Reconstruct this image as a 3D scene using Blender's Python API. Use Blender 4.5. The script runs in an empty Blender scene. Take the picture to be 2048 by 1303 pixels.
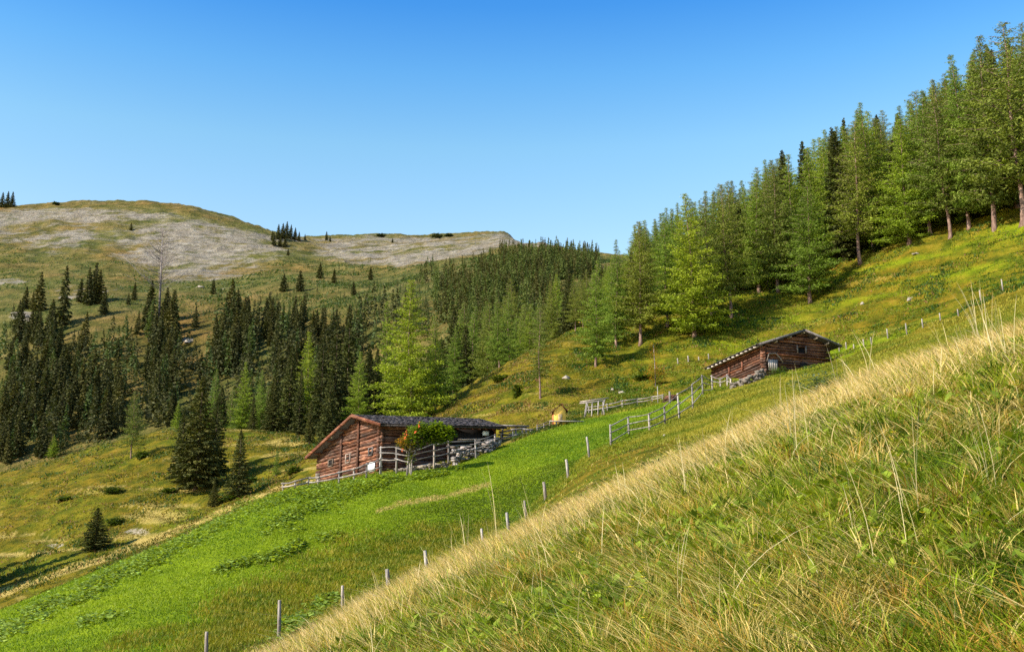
import bpy, math, random
import numpy as np
from mathutils import Vector
from mathutils.bvhtree import BVHTree

random.seed(7)
RS = np.random.RandomState(11)
SC = bpy.context.scene
C = SC.collection

# ------------------------------------------------------------------ camera
PITCH = math.radians(11.68)
F = 2048.0
cam = bpy.data.cameras.new('camera')
cam.sensor_width = 36.0
cam.lens = 36.0
cam.clip_start = 0.1
cam.clip_end = 20000
cam_o = bpy.data.objects.new('camera', cam)
C.objects.link(cam_o)
cam_o.location = (0, 0, 0)
cam_o.rotation_euler = (math.radians(90) + PITCH, 0, 0)
SC.camera = cam_o

# ------------------------------------------------------------------ light
SUN_EL = math.radians(36)
SUN_DIR = Vector((-0.88, -0.475, 0)).normalized()          # towards the sun, in plan
sun_vec = Vector((SUN_DIR.x * math.cos(SUN_EL), SUN_DIR.y * math.cos(SUN_EL), math.sin(SUN_EL)))
sl = bpy.data.lights.new('sun', 'SUN')
sl.energy = 5.0
sl.angle = math.radians(0.5)
sl.color = (1.0, 0.93, 0.80)
so = bpy.data.objects.new('sun', sl)
C.objects.link(so)
so.rotation_euler = sun_vec.to_track_quat('Z', 'Y').to_euler()

world = bpy.data.worlds.new('World')
SC.world = world
world.use_nodes = True
wn, wl = world.node_tree.nodes, world.node_tree.links
wn.clear()
wo = wn.new('ShaderNodeOutputWorld')
wb = wn.new('ShaderNodeBackground')
sky = wn.new('ShaderNodeTexSky')
sky.sky_type = 'NISHITA'
sky.sun_disc = False
sky.sun_elevation = SUN_EL
sky.sun_rotation = math.atan2(SUN_DIR.x, SUN_DIR.y)
sky.altitude = 1800
sky.air_density = 1.0
sky.dust_density = 0.6
sky.ozone_density = 3.0
hs = wn.new('ShaderNodeHueSaturation')
hs.inputs['Hue'].default_value = 0.5
hs.inputs['Saturation'].default_value = 1.12
gm = wn.new('ShaderNodeMix'); gm.data_type = 'RGBA'; gm.blend_type = 'MULTIPLY'
gm.inputs[0].default_value = 1.0
sg = wn.new('ShaderNodeTexCoord'); ss = wn.new('ShaderNodeSeparateXYZ'); wl.new(sg.outputs['Generated'], ss.inputs[0])
sr = wn.new('ShaderNodeValToRGB'); e_ = sr.color_ramp.elements
while len(e_) < 5: e_.new(.5)
for i_, (p_, c_) in enumerate([(.28, (.88, .70, .50)), (.366, (.72, .715, .53)), (.429, (.45, .63, .58)), (.486, (.23, .50, .595)), (.62, (.19, .47, .60))]):
    e_[i_].position = p_; e_[i_].color = (*c_, 1)
wl.new(ss.outputs['Z'], sr.inputs['Fac']); wl.new(sr.outputs[0], gm.inputs[7])
wl.new(sky.outputs[0], hs.inputs['Color'])
wl.new(hs.outputs[0], gm.inputs[6])
wl.new(gm.outputs[2], wb.inputs['Color'])
wb.inputs['Strength'].default_value = 0.28        # the colour ramp above halves it
wl.new(wb.outputs[0], wo.inputs['Surface'])

SC.view_settings.view_transform = 'Standard'
SC.view_settings.look = 'None'
SC.view_settings.exposure = 0.95
SC.view_settings.gamma = 1.0
SC.render.engine = 'CYCLES'
SC.cycles.max_bounces = 4
SC.cycles.diffuse_bounces = 3
SC.cycles.transmission_bounces = 3
SC.cycles.transparent_max_bounces = 4
SC.cycles.use_denoising = False

# ------------------------------------------------------------------ small maths
cP, sP = math.cos(PITCH), math.sin(PITCH)

def unproj(px, py, Y):
    x = (px - 1024) / F
    yc = (651.5 - py) / F
    dy = cP - yc * sP
    dz = sP + yc * cP
    k = Y / dy
    return x * k, Y, dz * k

def uv_of(px, py):
    x, _, z = unproj(px, py, 1.0)
    return x, z

def proj(X, Y, Z):
    fw = Y * cP + Z * sP
    up = -Y * sP + Z * cP
    return 1024 + F * X / fw, 651.5 - F * up / fw

def vnoise(x, y, seed=0):
    xi = np.floor(x).astype(np.int64); yi = np.floor(y).astype(np.int64)
    xf = x - xi; yf = y - yi
    u = xf * xf * (3 - 2 * xf); v = yf * yf * (3 - 2 * yf)
    def h(a, b):
        n = (a * 374761393 + b * 668265263 + seed * 974634777) & 0xffffffff
        n = ((n ^ (n >> 13)) * 1274126177) & 0xffffffff
        n = n ^ (n >> 16)
        return (n & 0xffffff) / float(0xffffff) * 2 - 1
    return (h(xi, yi) * (1 - u) + h(xi + 1, yi) * u) * (1 - v) + (h(xi, yi + 1) * (1 - u) + h(xi + 1, yi + 1) * u) * v

def fbm(x, y, o=4, seed=0):
    s = 0; a = 1.0; t = 0
    for k in range(o):
        s = s + a * vnoise(x * 2 ** k + 13.7 * k, y * 2 ** k - 7.1 * k, seed + k); t += a; a *= 0.5
    return s / t

def sstep(a, b, x):
    t = np.clip((x - a) / (b - a), 0, 1)
    return t * t * (3 - 2 * t)

# ------------------------------------------------------------------ mesh helpers
def np_mesh(name, V, faces, totals, col=None, smooth=False):
    """V (n,3), faces flat index array, totals loops per polygon, col (n,3) point colours"""
    m = bpy.data.meshes.new(name)
    V = np.ascontiguousarray(V, dtype=np.float32); faces = np.asarray(faces, dtype=np.int32).ravel()
    totals = np.asarray(totals, dtype=np.int32)
    m.vertices.add(len(V)); m.vertices.foreach_set('co', V.ravel())
    m.loops.add(len(faces)); m.loops.foreach_set('vertex_index', faces)
    m.polygons.add(len(totals))
    st = np.zeros(len(totals), dtype=np.int32); st[1:] = np.cumsum(totals)[:-1]
    m.polygons.foreach_set('loop_start', st)
    try: m.polygons.foreach_set('loop_total', totals)
    except Exception: pass
    if smooth: m.polygons.foreach_set('use_smooth', np.ones(len(totals), dtype=bool))
    m.update(calc_edges=True)
    if col is not None:
        a = m.color_attributes.new('tint', 'FLOAT_COLOR', 'POINT')
        cc = np.ones((len(V), 4), dtype=np.float32); cc[:, :col.shape[1]] = col
        a.data.foreach_set('color', cc.ravel())
    return m

def link(name, mesh, mat=None, parent=None, loc=None):
    o = bpy.data.objects.new(name, mesh); C.objects.link(o)
    if mat is not None:
        for mm in (mat if isinstance(mat, (list, tuple)) else [mat]): mesh.materials.append(mm)
    if parent is not None: o.parent = parent
    if loc is not None: o.location = loc
    return o

def tag(o, label=None, cat=None, group=None, kind=None):
    if label: o['label'] = label
    if cat: o['category'] = cat
    if group: o['group'] = group
    if kind: o['kind'] = kind
    return o

def empty(name, loc=(0, 0, 0), rz=0.0):
    o = bpy.data.objects.new(name, None); C.objects.link(o)
    o.location = loc; o.rotation_euler = (0, 0, rz); o.empty_display_size = 0.3
    return o

class MB:
    """collects shapes and links them as one mesh object"""
    def __init__(self): self.v = []; self.f = []; self.c = []
    def add(self, vs, fs, col=(1, 1, 1)):
        b = len(self.v); self.v += [tuple(p) for p in vs]; self.f += [tuple(b + i for i in f) for f in fs]
        self.c += [col] * len(vs)
    def hexa(self, p, col=(1, 1, 1)):      # 8 points: bottom ring 0-3, top ring 4-7
        self.add(p, [(3, 2, 1, 0), (4, 5, 6, 7), (0, 1, 5, 4), (1, 2, 6, 5), (2, 3, 7, 6), (3, 0, 4, 7)], col)
    def box(self, c, s, rz=0.0, col=(1, 1, 1), tilt=(0, 0)):
        ca, sa = math.cos(rz), math.sin(rz); p = []
        for dz in (-.5, .5):
            for dx, dy in ((-.5, -.5), (.5, -.5), (.5, .5), (-.5, .5)):
                x, y, z = dx * s[0], dy * s[1], dz * s[2]
                x += tilt[0] * (z + s[2] / 2); y += tilt[1] * (z + s[2] / 2)
                p.append((c[0] + x * ca - y * sa, c[1] + x * sa + y * ca, c[2] + z))
        self.hexa(p, col)
    def tube(self, a, b, r0, r1=None, n=8, col=(1, 1, 1), jit=0.0, cap=True):
        if r1 is None: r1 = r0
        a = Vector(a); b = Vector(b); d = (b - a).normalized()
        up = Vector((0, 0, 1)) if abs(d.z) < .9 else Vector((1, 0, 0))
        s = d.cross(up).normalized(); t = s.cross(d)
        vs = []
        for (p, r) in ((a, r0), (b, r1)):
            for k in range(n):
                an = 2 * math.pi * k / n; rr = r * (1 + random.uniform(-jit, jit))
                vs.append(p + s * math.cos(an) * rr + t * math.sin(an) * rr)
        fs = [(k, (k + 1) % n, n + (k + 1) % n, n + k) for k in range(n)]
        if cap: fs += [tuple(range(n - 1, -1, -1)), tuple(range(n, 2 * n))]
        self.add(vs, fs, col)
    def path(self, pts, rads, n=6, col=(1, 1, 1)):
        """a bent tapered tube with shared rings"""
        base = len(self.v); N = len(pts)
        for i, p in enumerate(pts):
            p = Vector(p)
            d = (Vector(pts[min(i + 1, N - 1)]) - Vector(pts[max(i - 1, 0)])).normalized()
            up = Vector((0, 0, 1)) if abs(d.z) < .9 else Vector((1, 0, 0))
            s = d.cross(up).normalized(); t = s.cross(d)
            for k in range(n):
                an = 2 * math.pi * k / n
                self.v.append(tuple(p + s * math.cos(an) * rads[i] + t * math.sin(an) * rads[i])); self.c.append(col)
        for i in range(N - 1):
            for k in range(n):
                self.f.append((base + i * n + k, base + i * n + (k + 1) % n, base + (i + 1) * n + (k + 1) % n, base + (i + 1) * n + k))
        self.f.append(tuple(base + k for k in range(n - 1, -1, -1)))
        self.f.append(tuple(base + (N - 1) * n + k for k in range(n)))
    def build(self, name, mat, parent=None, smooth=False, loc=None, origin=None):
        V = np.array(self.v, dtype=np.float32)
        if origin is not None: V = V - np.array(origin, dtype=np.float32)
        fl = [i for f in self.f for i in f]; tt = [len(f) for f in self.f]
        m = np_mesh(name, V, fl, tt, np.array(self.c, dtype=np.float32), smooth)
        return link(name, m, mat, parent, loc if loc is not None else origin)

# ------------------------------------------------------------------ materials
def nodes(name):
    m = bpy.data.materials.new(name); m.use_nodes = True
    n, l = m.node_tree.nodes, m.node_tree.links
    n.clear()
    out = n.new('ShaderNodeOutputMaterial')
    bs = n.new('ShaderNodeBsdfPrincipled')
    bs.inputs['Roughness'].default_value = 0.85
    bs.inputs['Specular IOR Level'].default_value = 0.2
    l.new(bs.outputs[0], out.inputs['Surface'])
    return m, n, l, bs, out

def noise(n, l, vec, scale, detail=4, rough=.55, dist=0.0):
    t = n.new('ShaderNodeTexNoise'); t.inputs['Scale'].default_value = scale
    t.inputs['Detail'].default_value = detail; t.inputs['Roughness'].default_value = rough
    t.inputs['Distortion'].default_value = dist
    if vec is not None: l.new(vec, t.inputs['Vector'])
    return t.outputs['Fac']

def mapping(n, l, src, scale=(1, 1, 1), rot=(0, 0, 0)):
    mp = n.new('ShaderNodeMapping'); mp.inputs['Scale'].default_value = scale; mp.inputs['Rotation'].default_value = rot
    l.new(src, mp.inputs['Vector']); return mp.outputs[0]

def ramp(n, l, fac, stops):
    r = n.new('ShaderNodeValToRGB'); e = r.color_ramp.elements
    while len(e) < len(stops): e.new(0.5)
    for i, (p, c) in enumerate(stops):
        e[i].position = p; e[i].color = (*c, 1) if len(c) == 3 else c
    l.new(fac, r.inputs['Fac']); return r.outputs['Color']

def mixc(n, l, fac, a, b, mode='MIX'):
    m = n.new('ShaderNodeMix'); m.data_type = 'RGBA'; m.blend_type = mode
    if isinstance(fac, (int, float)): m.inputs[0].default_value = fac
    else: l.new(fac, m.inputs[0])
    for s, x in ((6, a), (7, b)):
        if isinstance(x, tuple): m.inputs[s].default_value = (*x, 1) if len(x) == 3 else x
        else: l.new(x, m.inputs[s])
    return m.outputs[2]

def math_(n, l, op, a, b=None, clamp=False):
    m = n.new('ShaderNodeMath'); m.operation = op; m.use_clamp = clamp
    for i, x in enumerate((a, b)):
        if x is None: continue
        if isinstance(x, (int, float)): m.inputs[i].default_value = x
        else: l.new(x, m.inputs[i])
    return m.outputs[0]

def bump(n, l, bs, h, strength, dist):
    b = n.new('ShaderNodeBump'); b.inputs['Strength'].default_value = strength; b.inputs['Distance'].default_value = dist
    l.new(h, b.inputs['Height']); l.new(b.outputs[0], bs.inputs['Normal'])

def mat_leaf(name, trans=0.3, rough=.7, gain=(1, 1, 1), vary=0.0, tcol=(1.3, 1.5, .5)):
    """foliage: the tint attribute, part of the light let through"""
    m, n, l, bs, out = nodes(name)
    at = n.new('ShaderNodeAttribute'); at.attribute_name = 'tint'
    c = mixc(n, l, 1.0, at.outputs['Color'], gain, 'MULTIPLY')
    if vary:
        oi = n.new('ShaderNodeObjectInfo')
        v = ramp(n, l, oi.outputs['Random'], [(0, (1 - vary, 1 - vary, 1 - vary * .6)), (.5, (1, 1, 1)), (1, (1 + vary * 1.4, 1 + vary * .5, 1 - vary))])
        c = mixc(n, l, 1.0, c, v, 'MULTIPLY')
    l.new(c, bs.inputs['Base Color']); bs.inputs['Roughness'].default_value = rough
    tr = n.new('ShaderNodeBsdfTranslucent')
    l.new(mixc(n, l, 1.0, c, tcol, 'MULTIPLY'), tr.inputs['Color'])
    mx = n.new('ShaderNodeMixShader'); mx.inputs[0].default_value = trans
    l.new(bs.outputs[0], mx.inputs[1]); l.new(tr.outputs[0], mx.inputs[2]); l.new(mx.outputs[0], out.inputs['Surface'])
    return m

def mat_wood(name, cols, scale=(1, 1, 6), bumpd=.02, tint=True, coord='Object', spec=.15):
    m, n, l, bs, out = nodes(name)
    tc = n.new('ShaderNodeTexCoord')
    v = mapping(n, l, tc.outputs[coord], scale)
    f = noise(n, l, v, 2.0, 6, .65)
    c = ramp(n, l, f, [(.3, cols[0]), (.5, cols[1]), (.68, cols[2])])
    f2 = noise(n, l, tc.outputs[coord], .9, 3)
    c = mixc(n, l, 1.0, c, ramp(n, l, f2, [(.35, (.7, .7, .72)), (.65, (1.2, 1.15, 1.1))]), 'MULTIPLY')
    if name.endswith('log'):
        f4 = noise(n, l, mapping(n, l, tc.outputs[coord], (.6, .6, 2.5)), 1.3, 5, .7)
        c = mixc(n, l, ramp(n, l, f4, [(.46, (0, 0, 0)), (.70, (.45, .45, .45))]), c, (.19, .15, .125))
    if tint:
        at = n.new('ShaderNodeAttribute'); at.attribute_name = 'tint'
        c = mixc(n, l, 1.0, c, at.outputs['Color'], 'MULTIPLY')
    l.new(c, bs.inputs['Base Color'])
    bs.inputs['Specular IOR Level'].default_value = spec
    bump(n, l, bs, f, .6, bumpd)
    return m

M = {}
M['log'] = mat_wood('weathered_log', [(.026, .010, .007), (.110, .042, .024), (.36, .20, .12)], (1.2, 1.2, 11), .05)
M['log_dark_or_shaded'] = mat_wood('dark_or_shaded_log', [(.025, .012, .009), (.10, .04, .022), (.21, .10, .06)], (1.4, 1.4, 9), .03)  # dark timber; also puts shade into the lower hut's long wall
M['grey_wood'] = mat_wood('grey_wood', [(.16, .13, .12), (.34, .30, .27), (.52, .47, .42)], (4, 4, 1.2), .01)
M['shingle'] = None
M['bark'] = mat_wood('larch_bark', [(.07, .04, .03), (.20, .125, .095), (.36, .25, .20)], (3, 3, .8), .05)
M['bark_dark'] = mat_wood('spruce_bark', [(.05, .035, .028), (.12, .085, .065), (.22, .17, .14)], (3, 3, .8), .05)
M['grey_bark'] = mat_wood('dead_bark', [(.12, .10, .10), (.22, .19, .18), (.34, .31, .29)], (3, 3, .8), .05)
M['void_shade'] = nodes('opening_shade_black')[0]  # near-black colour standing in for the shade inside holes and windows
M['void_shade'].node_tree.nodes['Principled BSDF'].inputs['Base Color'].default_value = (.012, .009, .008, 1)
M['larch_leaf'] = mat_leaf('larch_needles', .20, .7, vary=.14)
M['spruce_leaf'] = mat_leaf('spruce_needles', .15, .75, vary=.16)
M['grass'] = mat_leaf('grass_blade', .35, .6, tcol=(1.15, 1.25, .5))
M['leaf'] = mat_leaf('broad_leaf', .38, .75, tcol=(1.3, 1.2, .3))

def mat_shingle():
    m, n, l, bs, out = nodes('shingle_roof')
    tc = n.new('ShaderNodeTexCoord')
    f = noise(n, l, tc.outputs['Object'], 2.2, 6, .75)
    f3 = noise(n, l, tc.outputs['Object'], 9.0, 3, .8)
    c = ramp(n, l, f3, [(.3, (.035, .030, .030)), (.5, (.095, .082, .080)), (.72, (.21, .185, .175))])
    c = mixc(n, l, 1.0, c, ramp(n, l, f, [(.35, (.7, .7, .75)), (.6, (1.1, 1.05, 1)), (.72, (1.5, 1.4, 1.1))]), 'MULTIPLY')
    at = n.new('ShaderNodeAttribute'); at.attribute_name = 'tint'
    c = mixc(n, l, 1.0, c, at.outputs['Color'], 'MULTIPLY')
    l.new(c, bs.inputs['Base Color']); bs.inputs['Roughness'].default_value = .75
    bump(n, l, bs, f3, .8, .05)
    return m
M['shingle'] = mat_shingle()

def plain(name, col, rough=.8, var=.25, scale=3.0):
    m, n, l, bs, out = nodes(name)
    tc = n.new('ShaderNodeTexCoord')
    f = noise(n, l, tc.outputs['Object'], scale, 5, .6)
    a = tuple(x * (1 - var) for x in col); b = tuple(min(1, x * (1 + var)) for x in col)
    l.new(ramp(n, l, f, [(.35, a), (.65, b)]), bs.inputs['Base Color']); bs.inputs['Roughness'].default_value = rough
    bump(n, l, bs, f, .4, .03)
    return m
M['stone'] = plain('pale_stone', (.15, .125, .10), .9, .4, 3)
M['white'] = plain('white_paint', (.80, .80, .78), .5, .05, 2)
M['yellow'] = plain('yellow_paint', (.80, .50, .10), .6, .15, 3)
M['berry'] = plain('orange_berries', (.60, .12, .03), .5, .3, 8)
M['rock'] = plain('lime_rock', (.30, .25, .20), .9, .3, 1.5)
M['blanket'] = plain('red_cloth', (.45, .09, .08), .8, .2, 6)
M['petal'] = plain('yellow_petal', (.85, .70, .03), .5, .1, 6)

# ------------------------------------------------------------------ terrain: contour lines from near to far
# each point: picture column, picture row, distance in metres; the ground is lofted through them in 3D
H0 = 1.6
CREST = [(-900, 2150), (-300, 1790), (0, 1616), (250, 1480), (420, 1390), (560, 1322), (700, 1246), (820, 1184), (960, 1120), (1100, 1056), (1200, 1011),
         (1330, 953), (1500, 880), (1700, 797), (1850, 744), (2048, 682), (2300, 600), (2700, 470), (3200, 310)]
L = []
L.append([(-900, 1500, 28), (-300, 1480, 29), (0, 1400, 30), (410, 1312, 31), (558, 1277, 35), (683, 1222, 39), (775, 1176, 43), (852, 1145, 46), (967, 1090, 51),
          (1017, 1060, 54), (1052, 1034, 56), (1090, 998, 59), (1135, 953, 63), (1178, 913, 66), (1225, 895, 66), (1330, 880, 58), (1400, 872, 52),
          (1500, 838, 47), (1600, 800, 45), (1750, 745, 44), (1900, 690, 44), (2048, 640, 44), (2300, 560, 44), (3000, 350, 44)])
L.append([(-900, 1540, 58), (-300, 1330, 60), (0, 1222, 62), (150, 1162, 64), (340, 1084, 68), (460, 1030, 72), (570, 979, 76), (640, 967, 77), (760, 947, 77), (830, 940, 77),
          (900, 932, 77), (950, 915, 79), (1000, 892, 82), (1060, 870, 86), (1160, 840, 92), (1320, 802, 98), (1400, 782, 99), (1480, 766, 99), (1540, 752, 99),
          (1600, 746, 99), (1670, 730, 100), (1740, 698, 102), (1800, 672, 105), (1900, 637, 105), (2048, 575, 105), (2300, 480, 100), (3000, 250, 95)])
L.append([(-900, 1535, 78), (-300, 1330, 80), (0, 1228, 84), (150, 1170, 86), (340, 1092, 92), (460, 1036, 96), (570, 984, 99), (640, 965, 99), (760, 940, 97), (830, 925, 96),
          (900, 910, 96), (950, 893, 98), (1000, 872, 101), (1060, 854, 102), (1160, 830, 104), (1320, 785, 108), (1400, 762, 110), (1480, 748, 113), (1540, 736, 114),
          (1600, 724, 114), (1670, 706, 114), (1740, 674, 114), (1800, 650, 115), (1900, 612, 114), (2048, 545, 112), (2300, 440, 106), (3000, 200, 100)])
# top of the near heath: the tree line
L.append([(-900, 1220, 148), (-300, 1020, 152), (0, 942, 157), (110, 917, 160), (200, 888, 162), (330, 860, 165), (430, 856, 165), (520, 862, 162), (600, 868, 158), (700, 868, 152), (760, 860, 150),
          (880, 806, 146), (960, 756, 143), (1060, 702, 143), (1150, 662, 146), (1250, 645, 147), (1330, 620, 146), (1500, 590, 145), (1620, 560, 145), (1720, 515, 142),
          (1815, 476, 138), (1900, 462, 134), (2048, 432, 124), (2300, 300, 116), (3000, 0, 110)])
L.append([(-900, 1330, 190), (-300, 1120, 195), (0, 1030, 200), (200, 985, 205), (430, 945, 205), (600, 930, 200), (760, 900, 195), (880, 850, 190), (960, 800, 186), (1060, 745, 183),
          (1150, 650, 185), (1250, 610, 185), (1330, 575, 182), (1500, 515, 178), (1620, 465, 176), (1720, 420, 172), (1815, 375, 168), (1900, 335, 164), (2048, 265, 154),
          (2300, 130, 146), (3000, -200, 140)])
L.append([(-900, 1310, 260), (-300, 1130, 265), (0, 1060, 270), (200, 1020, 270), (430, 980, 270), (600, 950, 265), (760, 910, 262), (880, 850, 260), (960, 800, 260), (1060, 745, 260),
          (1150, 690, 262), (1250, 660, 262), (1330, 630, 262), (1500, 580, 262), (1620, 530, 262), (1720, 480, 262), (1815, 440, 262), (1900, 400, 262), (2048, 330, 262),
          (2300, 200, 262), (3000, -100, 262)])
L.append([(-900, 1150, 335), (-300, 1010, 338), (0, 955, 340), (200, 905, 345), (430, 870, 345), (600, 845, 335), (760, 800, 325), (880, 740, 318), (960, 700, 318), (1060, 660, 320),
          (1150, 640, 325), (1250, 620, 330), (1330, 600, 330), (1500, 560, 330), (1720, 480, 330), (2048, 350, 330), (2300, 250, 330), (3000, -50, 330)])
L.append([(-900, 790, 470), (-300, 690, 475), (0, 630, 485), (100, 625, 485), (200, 618, 485), (300, 615, 490), (450, 612, 488), (600, 600, 475), (760, 590, 455), (880, 580, 440), (960, 572, 430),
          (1060, 562, 425), (1150, 555, 420), (1250, 550, 420), (1330, 545, 420), (1500, 520, 420), (1720, 480, 420), (2048, 400, 420), (3000, 200, 420)])
L.append([(-900, 620, 640), (-300, 555, 640), (0, 530, 645), (200, 528, 650), (300, 545, 640), (450, 545, 630), (560, 535, 620), (650, 545, 600), (760, 545, 580), (850, 530, 560), (920, 522, 550), (1000, 512, 540),
          (1060, 508, 530), (1100, 510, 525), (1150, 517, 520), (1190, 522, 515), (1250, 525, 510), (1330, 525, 505), (1500, 520, 500), (2048, 470, 500), (3000, 400, 500)])
L.append([(-900, 440, 900), (-300, 425, 900), (0, 411, 900), (60, 409, 900), (150, 404, 900), (230, 400, 900), (290, 403, 897), (350, 407, 893), (400, 415, 890), (440, 427, 886), (500, 447, 880), (540, 461, 880), (580, 471, 890), (640, 475, 930),
          (680, 470, 970), (750, 468, 990), (850, 471, 1000), (950, 465, 1000), (1005, 463, 990), (1022, 472, 980), (1042, 498, 960), (1070, 515, 940), (1150, 530, 900), (1330, 545, 880), (2048, 560, 850), (3000, 580, 850)])
L.append([(-900, 640, 1300), (0, 600, 1300), (600, 640, 1300), (1040, 640, 1300), (2048, 700, 1300), (3000, 700, 1300)])
L.append([(-900, 900, 3500), (3000, 900, 3500)])
L.append([(-900, 1040, 9000), (3000, 1040, 9000)])

NU = 760
a_ = np.linspace(-1, 1, NU)
U = 0.46 * a_ + 0.72 * a_ ** 3 * np.abs(a_) ** 1.2            # dense inside the view, wide outside
def smooth1(a, k=5):
    w = np.hanning(2 * k + 3)[1:-1]; w /= w.sum()
    p = np.pad(a, (k, k), 'edge'); return np.convolve(p, w, 'valid')
def line_uv(pts):
    r = [(uv_of(p[0], p[1])) for p in pts]
    us = np.array([q[0] for q in r]); vs = np.array([q[1] for q in r]); o = np.argsort(us)
    return us[o], vs[o], o
us, vs, _ = line_uv(CREST)
VC = smooth1(np.interp(U, us, vs), 14)
LY, LZ = [], []
for pts in L:
    us, vs, o = line_uv(pts)
    Ys = np.array([p[2] for p in pts], dtype=float)[o]
    y = smooth1(np.interp(U, us, Ys), 9); v = smooth1(np.interp(U, us, vs), 4)
    LY.append(y); LZ.append(v * y)
CC = 0.0049
def z_near(Y, vc): return -H0 + Y * (vc + 2 * math.sqrt(H0 * CC)) - CC * Y * Y
rowsY = [np.full(NU, y) for y in np.geomspace(1.5, 22, 150)]
rowsZ = [z_near(22 * 0 + r[0], VC) for r in rowsY]
# nodes for the rest of each column
nodeY = np.array([np.full(NU, 18.0), np.full(NU, 22.0)] + LY); nodeZ = np.array([z_near(18, VC), z_near(22, VC)] + LZ)
h = np.diff(nodeY, axis=0); d = np.diff(nodeZ, axis=0) / h
mm = np.zeros_like(nodeY)
for k in range(1, len(nodeY) - 1):
    w1 = 2 * h[k] + h[k - 1]; w2 = h[k] + 2 * h[k - 1]
    ok = d[k - 1] * d[k] > 0
    with np.errstate(divide='ignore', invalid='ignore'):
        mm[k] = np.where(ok, (w1 + w2) / (w1 / d[k - 1] + w2 / d[k]), 0)
mm[0] = d[0]; mm[-1] = d[-1]
nv_ = nodeZ / nodeY
for k in range(3, len(nodeY) - 1):                              # brows: the ground leaves the eye's line there
    cr_ = (nv_[k] > nv_[k - 1]) & (nv_[k] > nv_[k + 1]) & (d[k - 1] > 0)
    mm[k] = smooth1(np.where(cr_, np.minimum(nv_[k], 3 * d[k - 1]), mm[k]), 16)
NR = [28, 90, 30, 80, 40, 20, 30, 80, 60, 90, 14, 8, 6]
ROWLINE = list(np.linspace(-2, -1, 150))
for k in range(1, len(nodeY) - 1):
    for j in range(1, NR[k - 1] + 1):
        t = j / NR[k - 1]
        y = nodeY[k] * (nodeY[k + 1] / nodeY[k]) ** t
        s = (y - nodeY[k]) / h[k]
        z = ((2 * s ** 3 - 3 * s ** 2 + 1) * nodeZ[k] + (s ** 3 - 2 * s ** 2 + s) * h[k] * mm[k] + (-2 * s ** 3 + 3 * s ** 2) * nodeZ[k + 1] + (s ** 3 - s ** 2) * h[k] * mm[k + 1])
        rowsY.append(y); rowsZ.append(z); ROWLINE.append(k - 2 + t)
GY = np.array(rowsY); GZ = np.array(rowsZ); GX = GY * U[None, :]
ROWLINE = np.array(ROWLINE)
RL = np.repeat(ROWLINE[:, None], NU, axis=1)
PX, PY = proj(GX, GY, GZ)
# relief: small hummocks near, terracettes on the heath, gullies and rock steps far off
amp = np.interp(GY, [1, 10, 22, 45, 80, 100, 150, 300, 500, 700, 900, 1200, 9000], [.02, .07, .12, .22, .22, .45, .6, 1.6, 2.6, 3.2, 2.2, 5, 20])
wl_ = np.interp(GY, [1, 22, 80, 150, 500, 900, 9000], [1.6, 3.0, 8, 9, 34, 45, 600])
GZ = GZ + amp * 0
for wv, band in ((2.0, (0, 40)), (7.0, (15, 140)), (11.0, (85, 280)), (40.0, (220, 1500)), (12.0, (240, 1100)), (500, (1500, 9000))):
    w = sstep(band[0] * .7, band[0] + 1e-6 + band[0] * .2, GY) * (1 - sstep(band[1] * .8, band[1] * 1.2, GY)) if band[0] else (1 - sstep(band[1] * .8, band[1] * 1.2, GY))
    k = {2.0: .10, 7.0: .22, 11.0: .55, 40.0: 2.6, 12.0: .9, 500: 18}[wv]
    GZ = GZ + w * k * fbm(GX / wv, GY / wv, 4, int(wv))
# terracettes and tussocks on the heath slopes
tw = sstep(96, 108, GY) * (1 - sstep(170, 190, GY))
GZ = GZ + tw * .16 * np.sin((GZ * 1.0 + .35 * fbm(GX / 9, GY / 9, 3, 5) * 4) * 4.2) + tw * .22 * fbm(GX / 1.6, GY / 1.6, 3, 8)
# rock ledges on the mountain
mw = sstep(520, 640, GY) * (1 - sstep(990, 1100, GY))
rn = np.abs(fbm(GX / 30 + GZ / 24, GZ / 10, 5, 21))
GZ = GZ + mw * (1.0 - 8.0 * np.minimum(rn, .24))

# rows behind the camera
bY = np.array([-60, -30, -12, -4, -1, .6]); bX = (2 + np.maximum(0, 1.5 - bY))[:, None] * U[None, :] * 1.0
bX = np.where(bY[:, None] > 0, 1.5 * U[None, :], (1.5 + (1.5 - bY))[:, None] * U[None, :])
bZ = -H0 + .44 * bX + .1 * bY[:, None] * 0.3
aX = np.vstack([bX, GX]); aY = np.vstack([np.repeat(bY[:, None], NU, 1), GY]); aZ = np.vstack([bZ, GZ]); aRL = np.vstack([np.full((6, NU), -2.0), RL])
nb = 6

def polydist(px, py, pts):
    best = np.full(np.shape(px), 1e9); 
    for (x0, y0), (x1, y1) in zip(pts[:-1], pts[1:]):
        dx, dy = x1 - x0, y1 - y0; t = np.clip(((px - x0) * dx + (py - y0) * dy) / (dx * dx + dy * dy), 0, 1)
        best = np.minimum(best, np.hypot(px - x0 - t * dx, py - y0 - t * dy))
    return best

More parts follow.
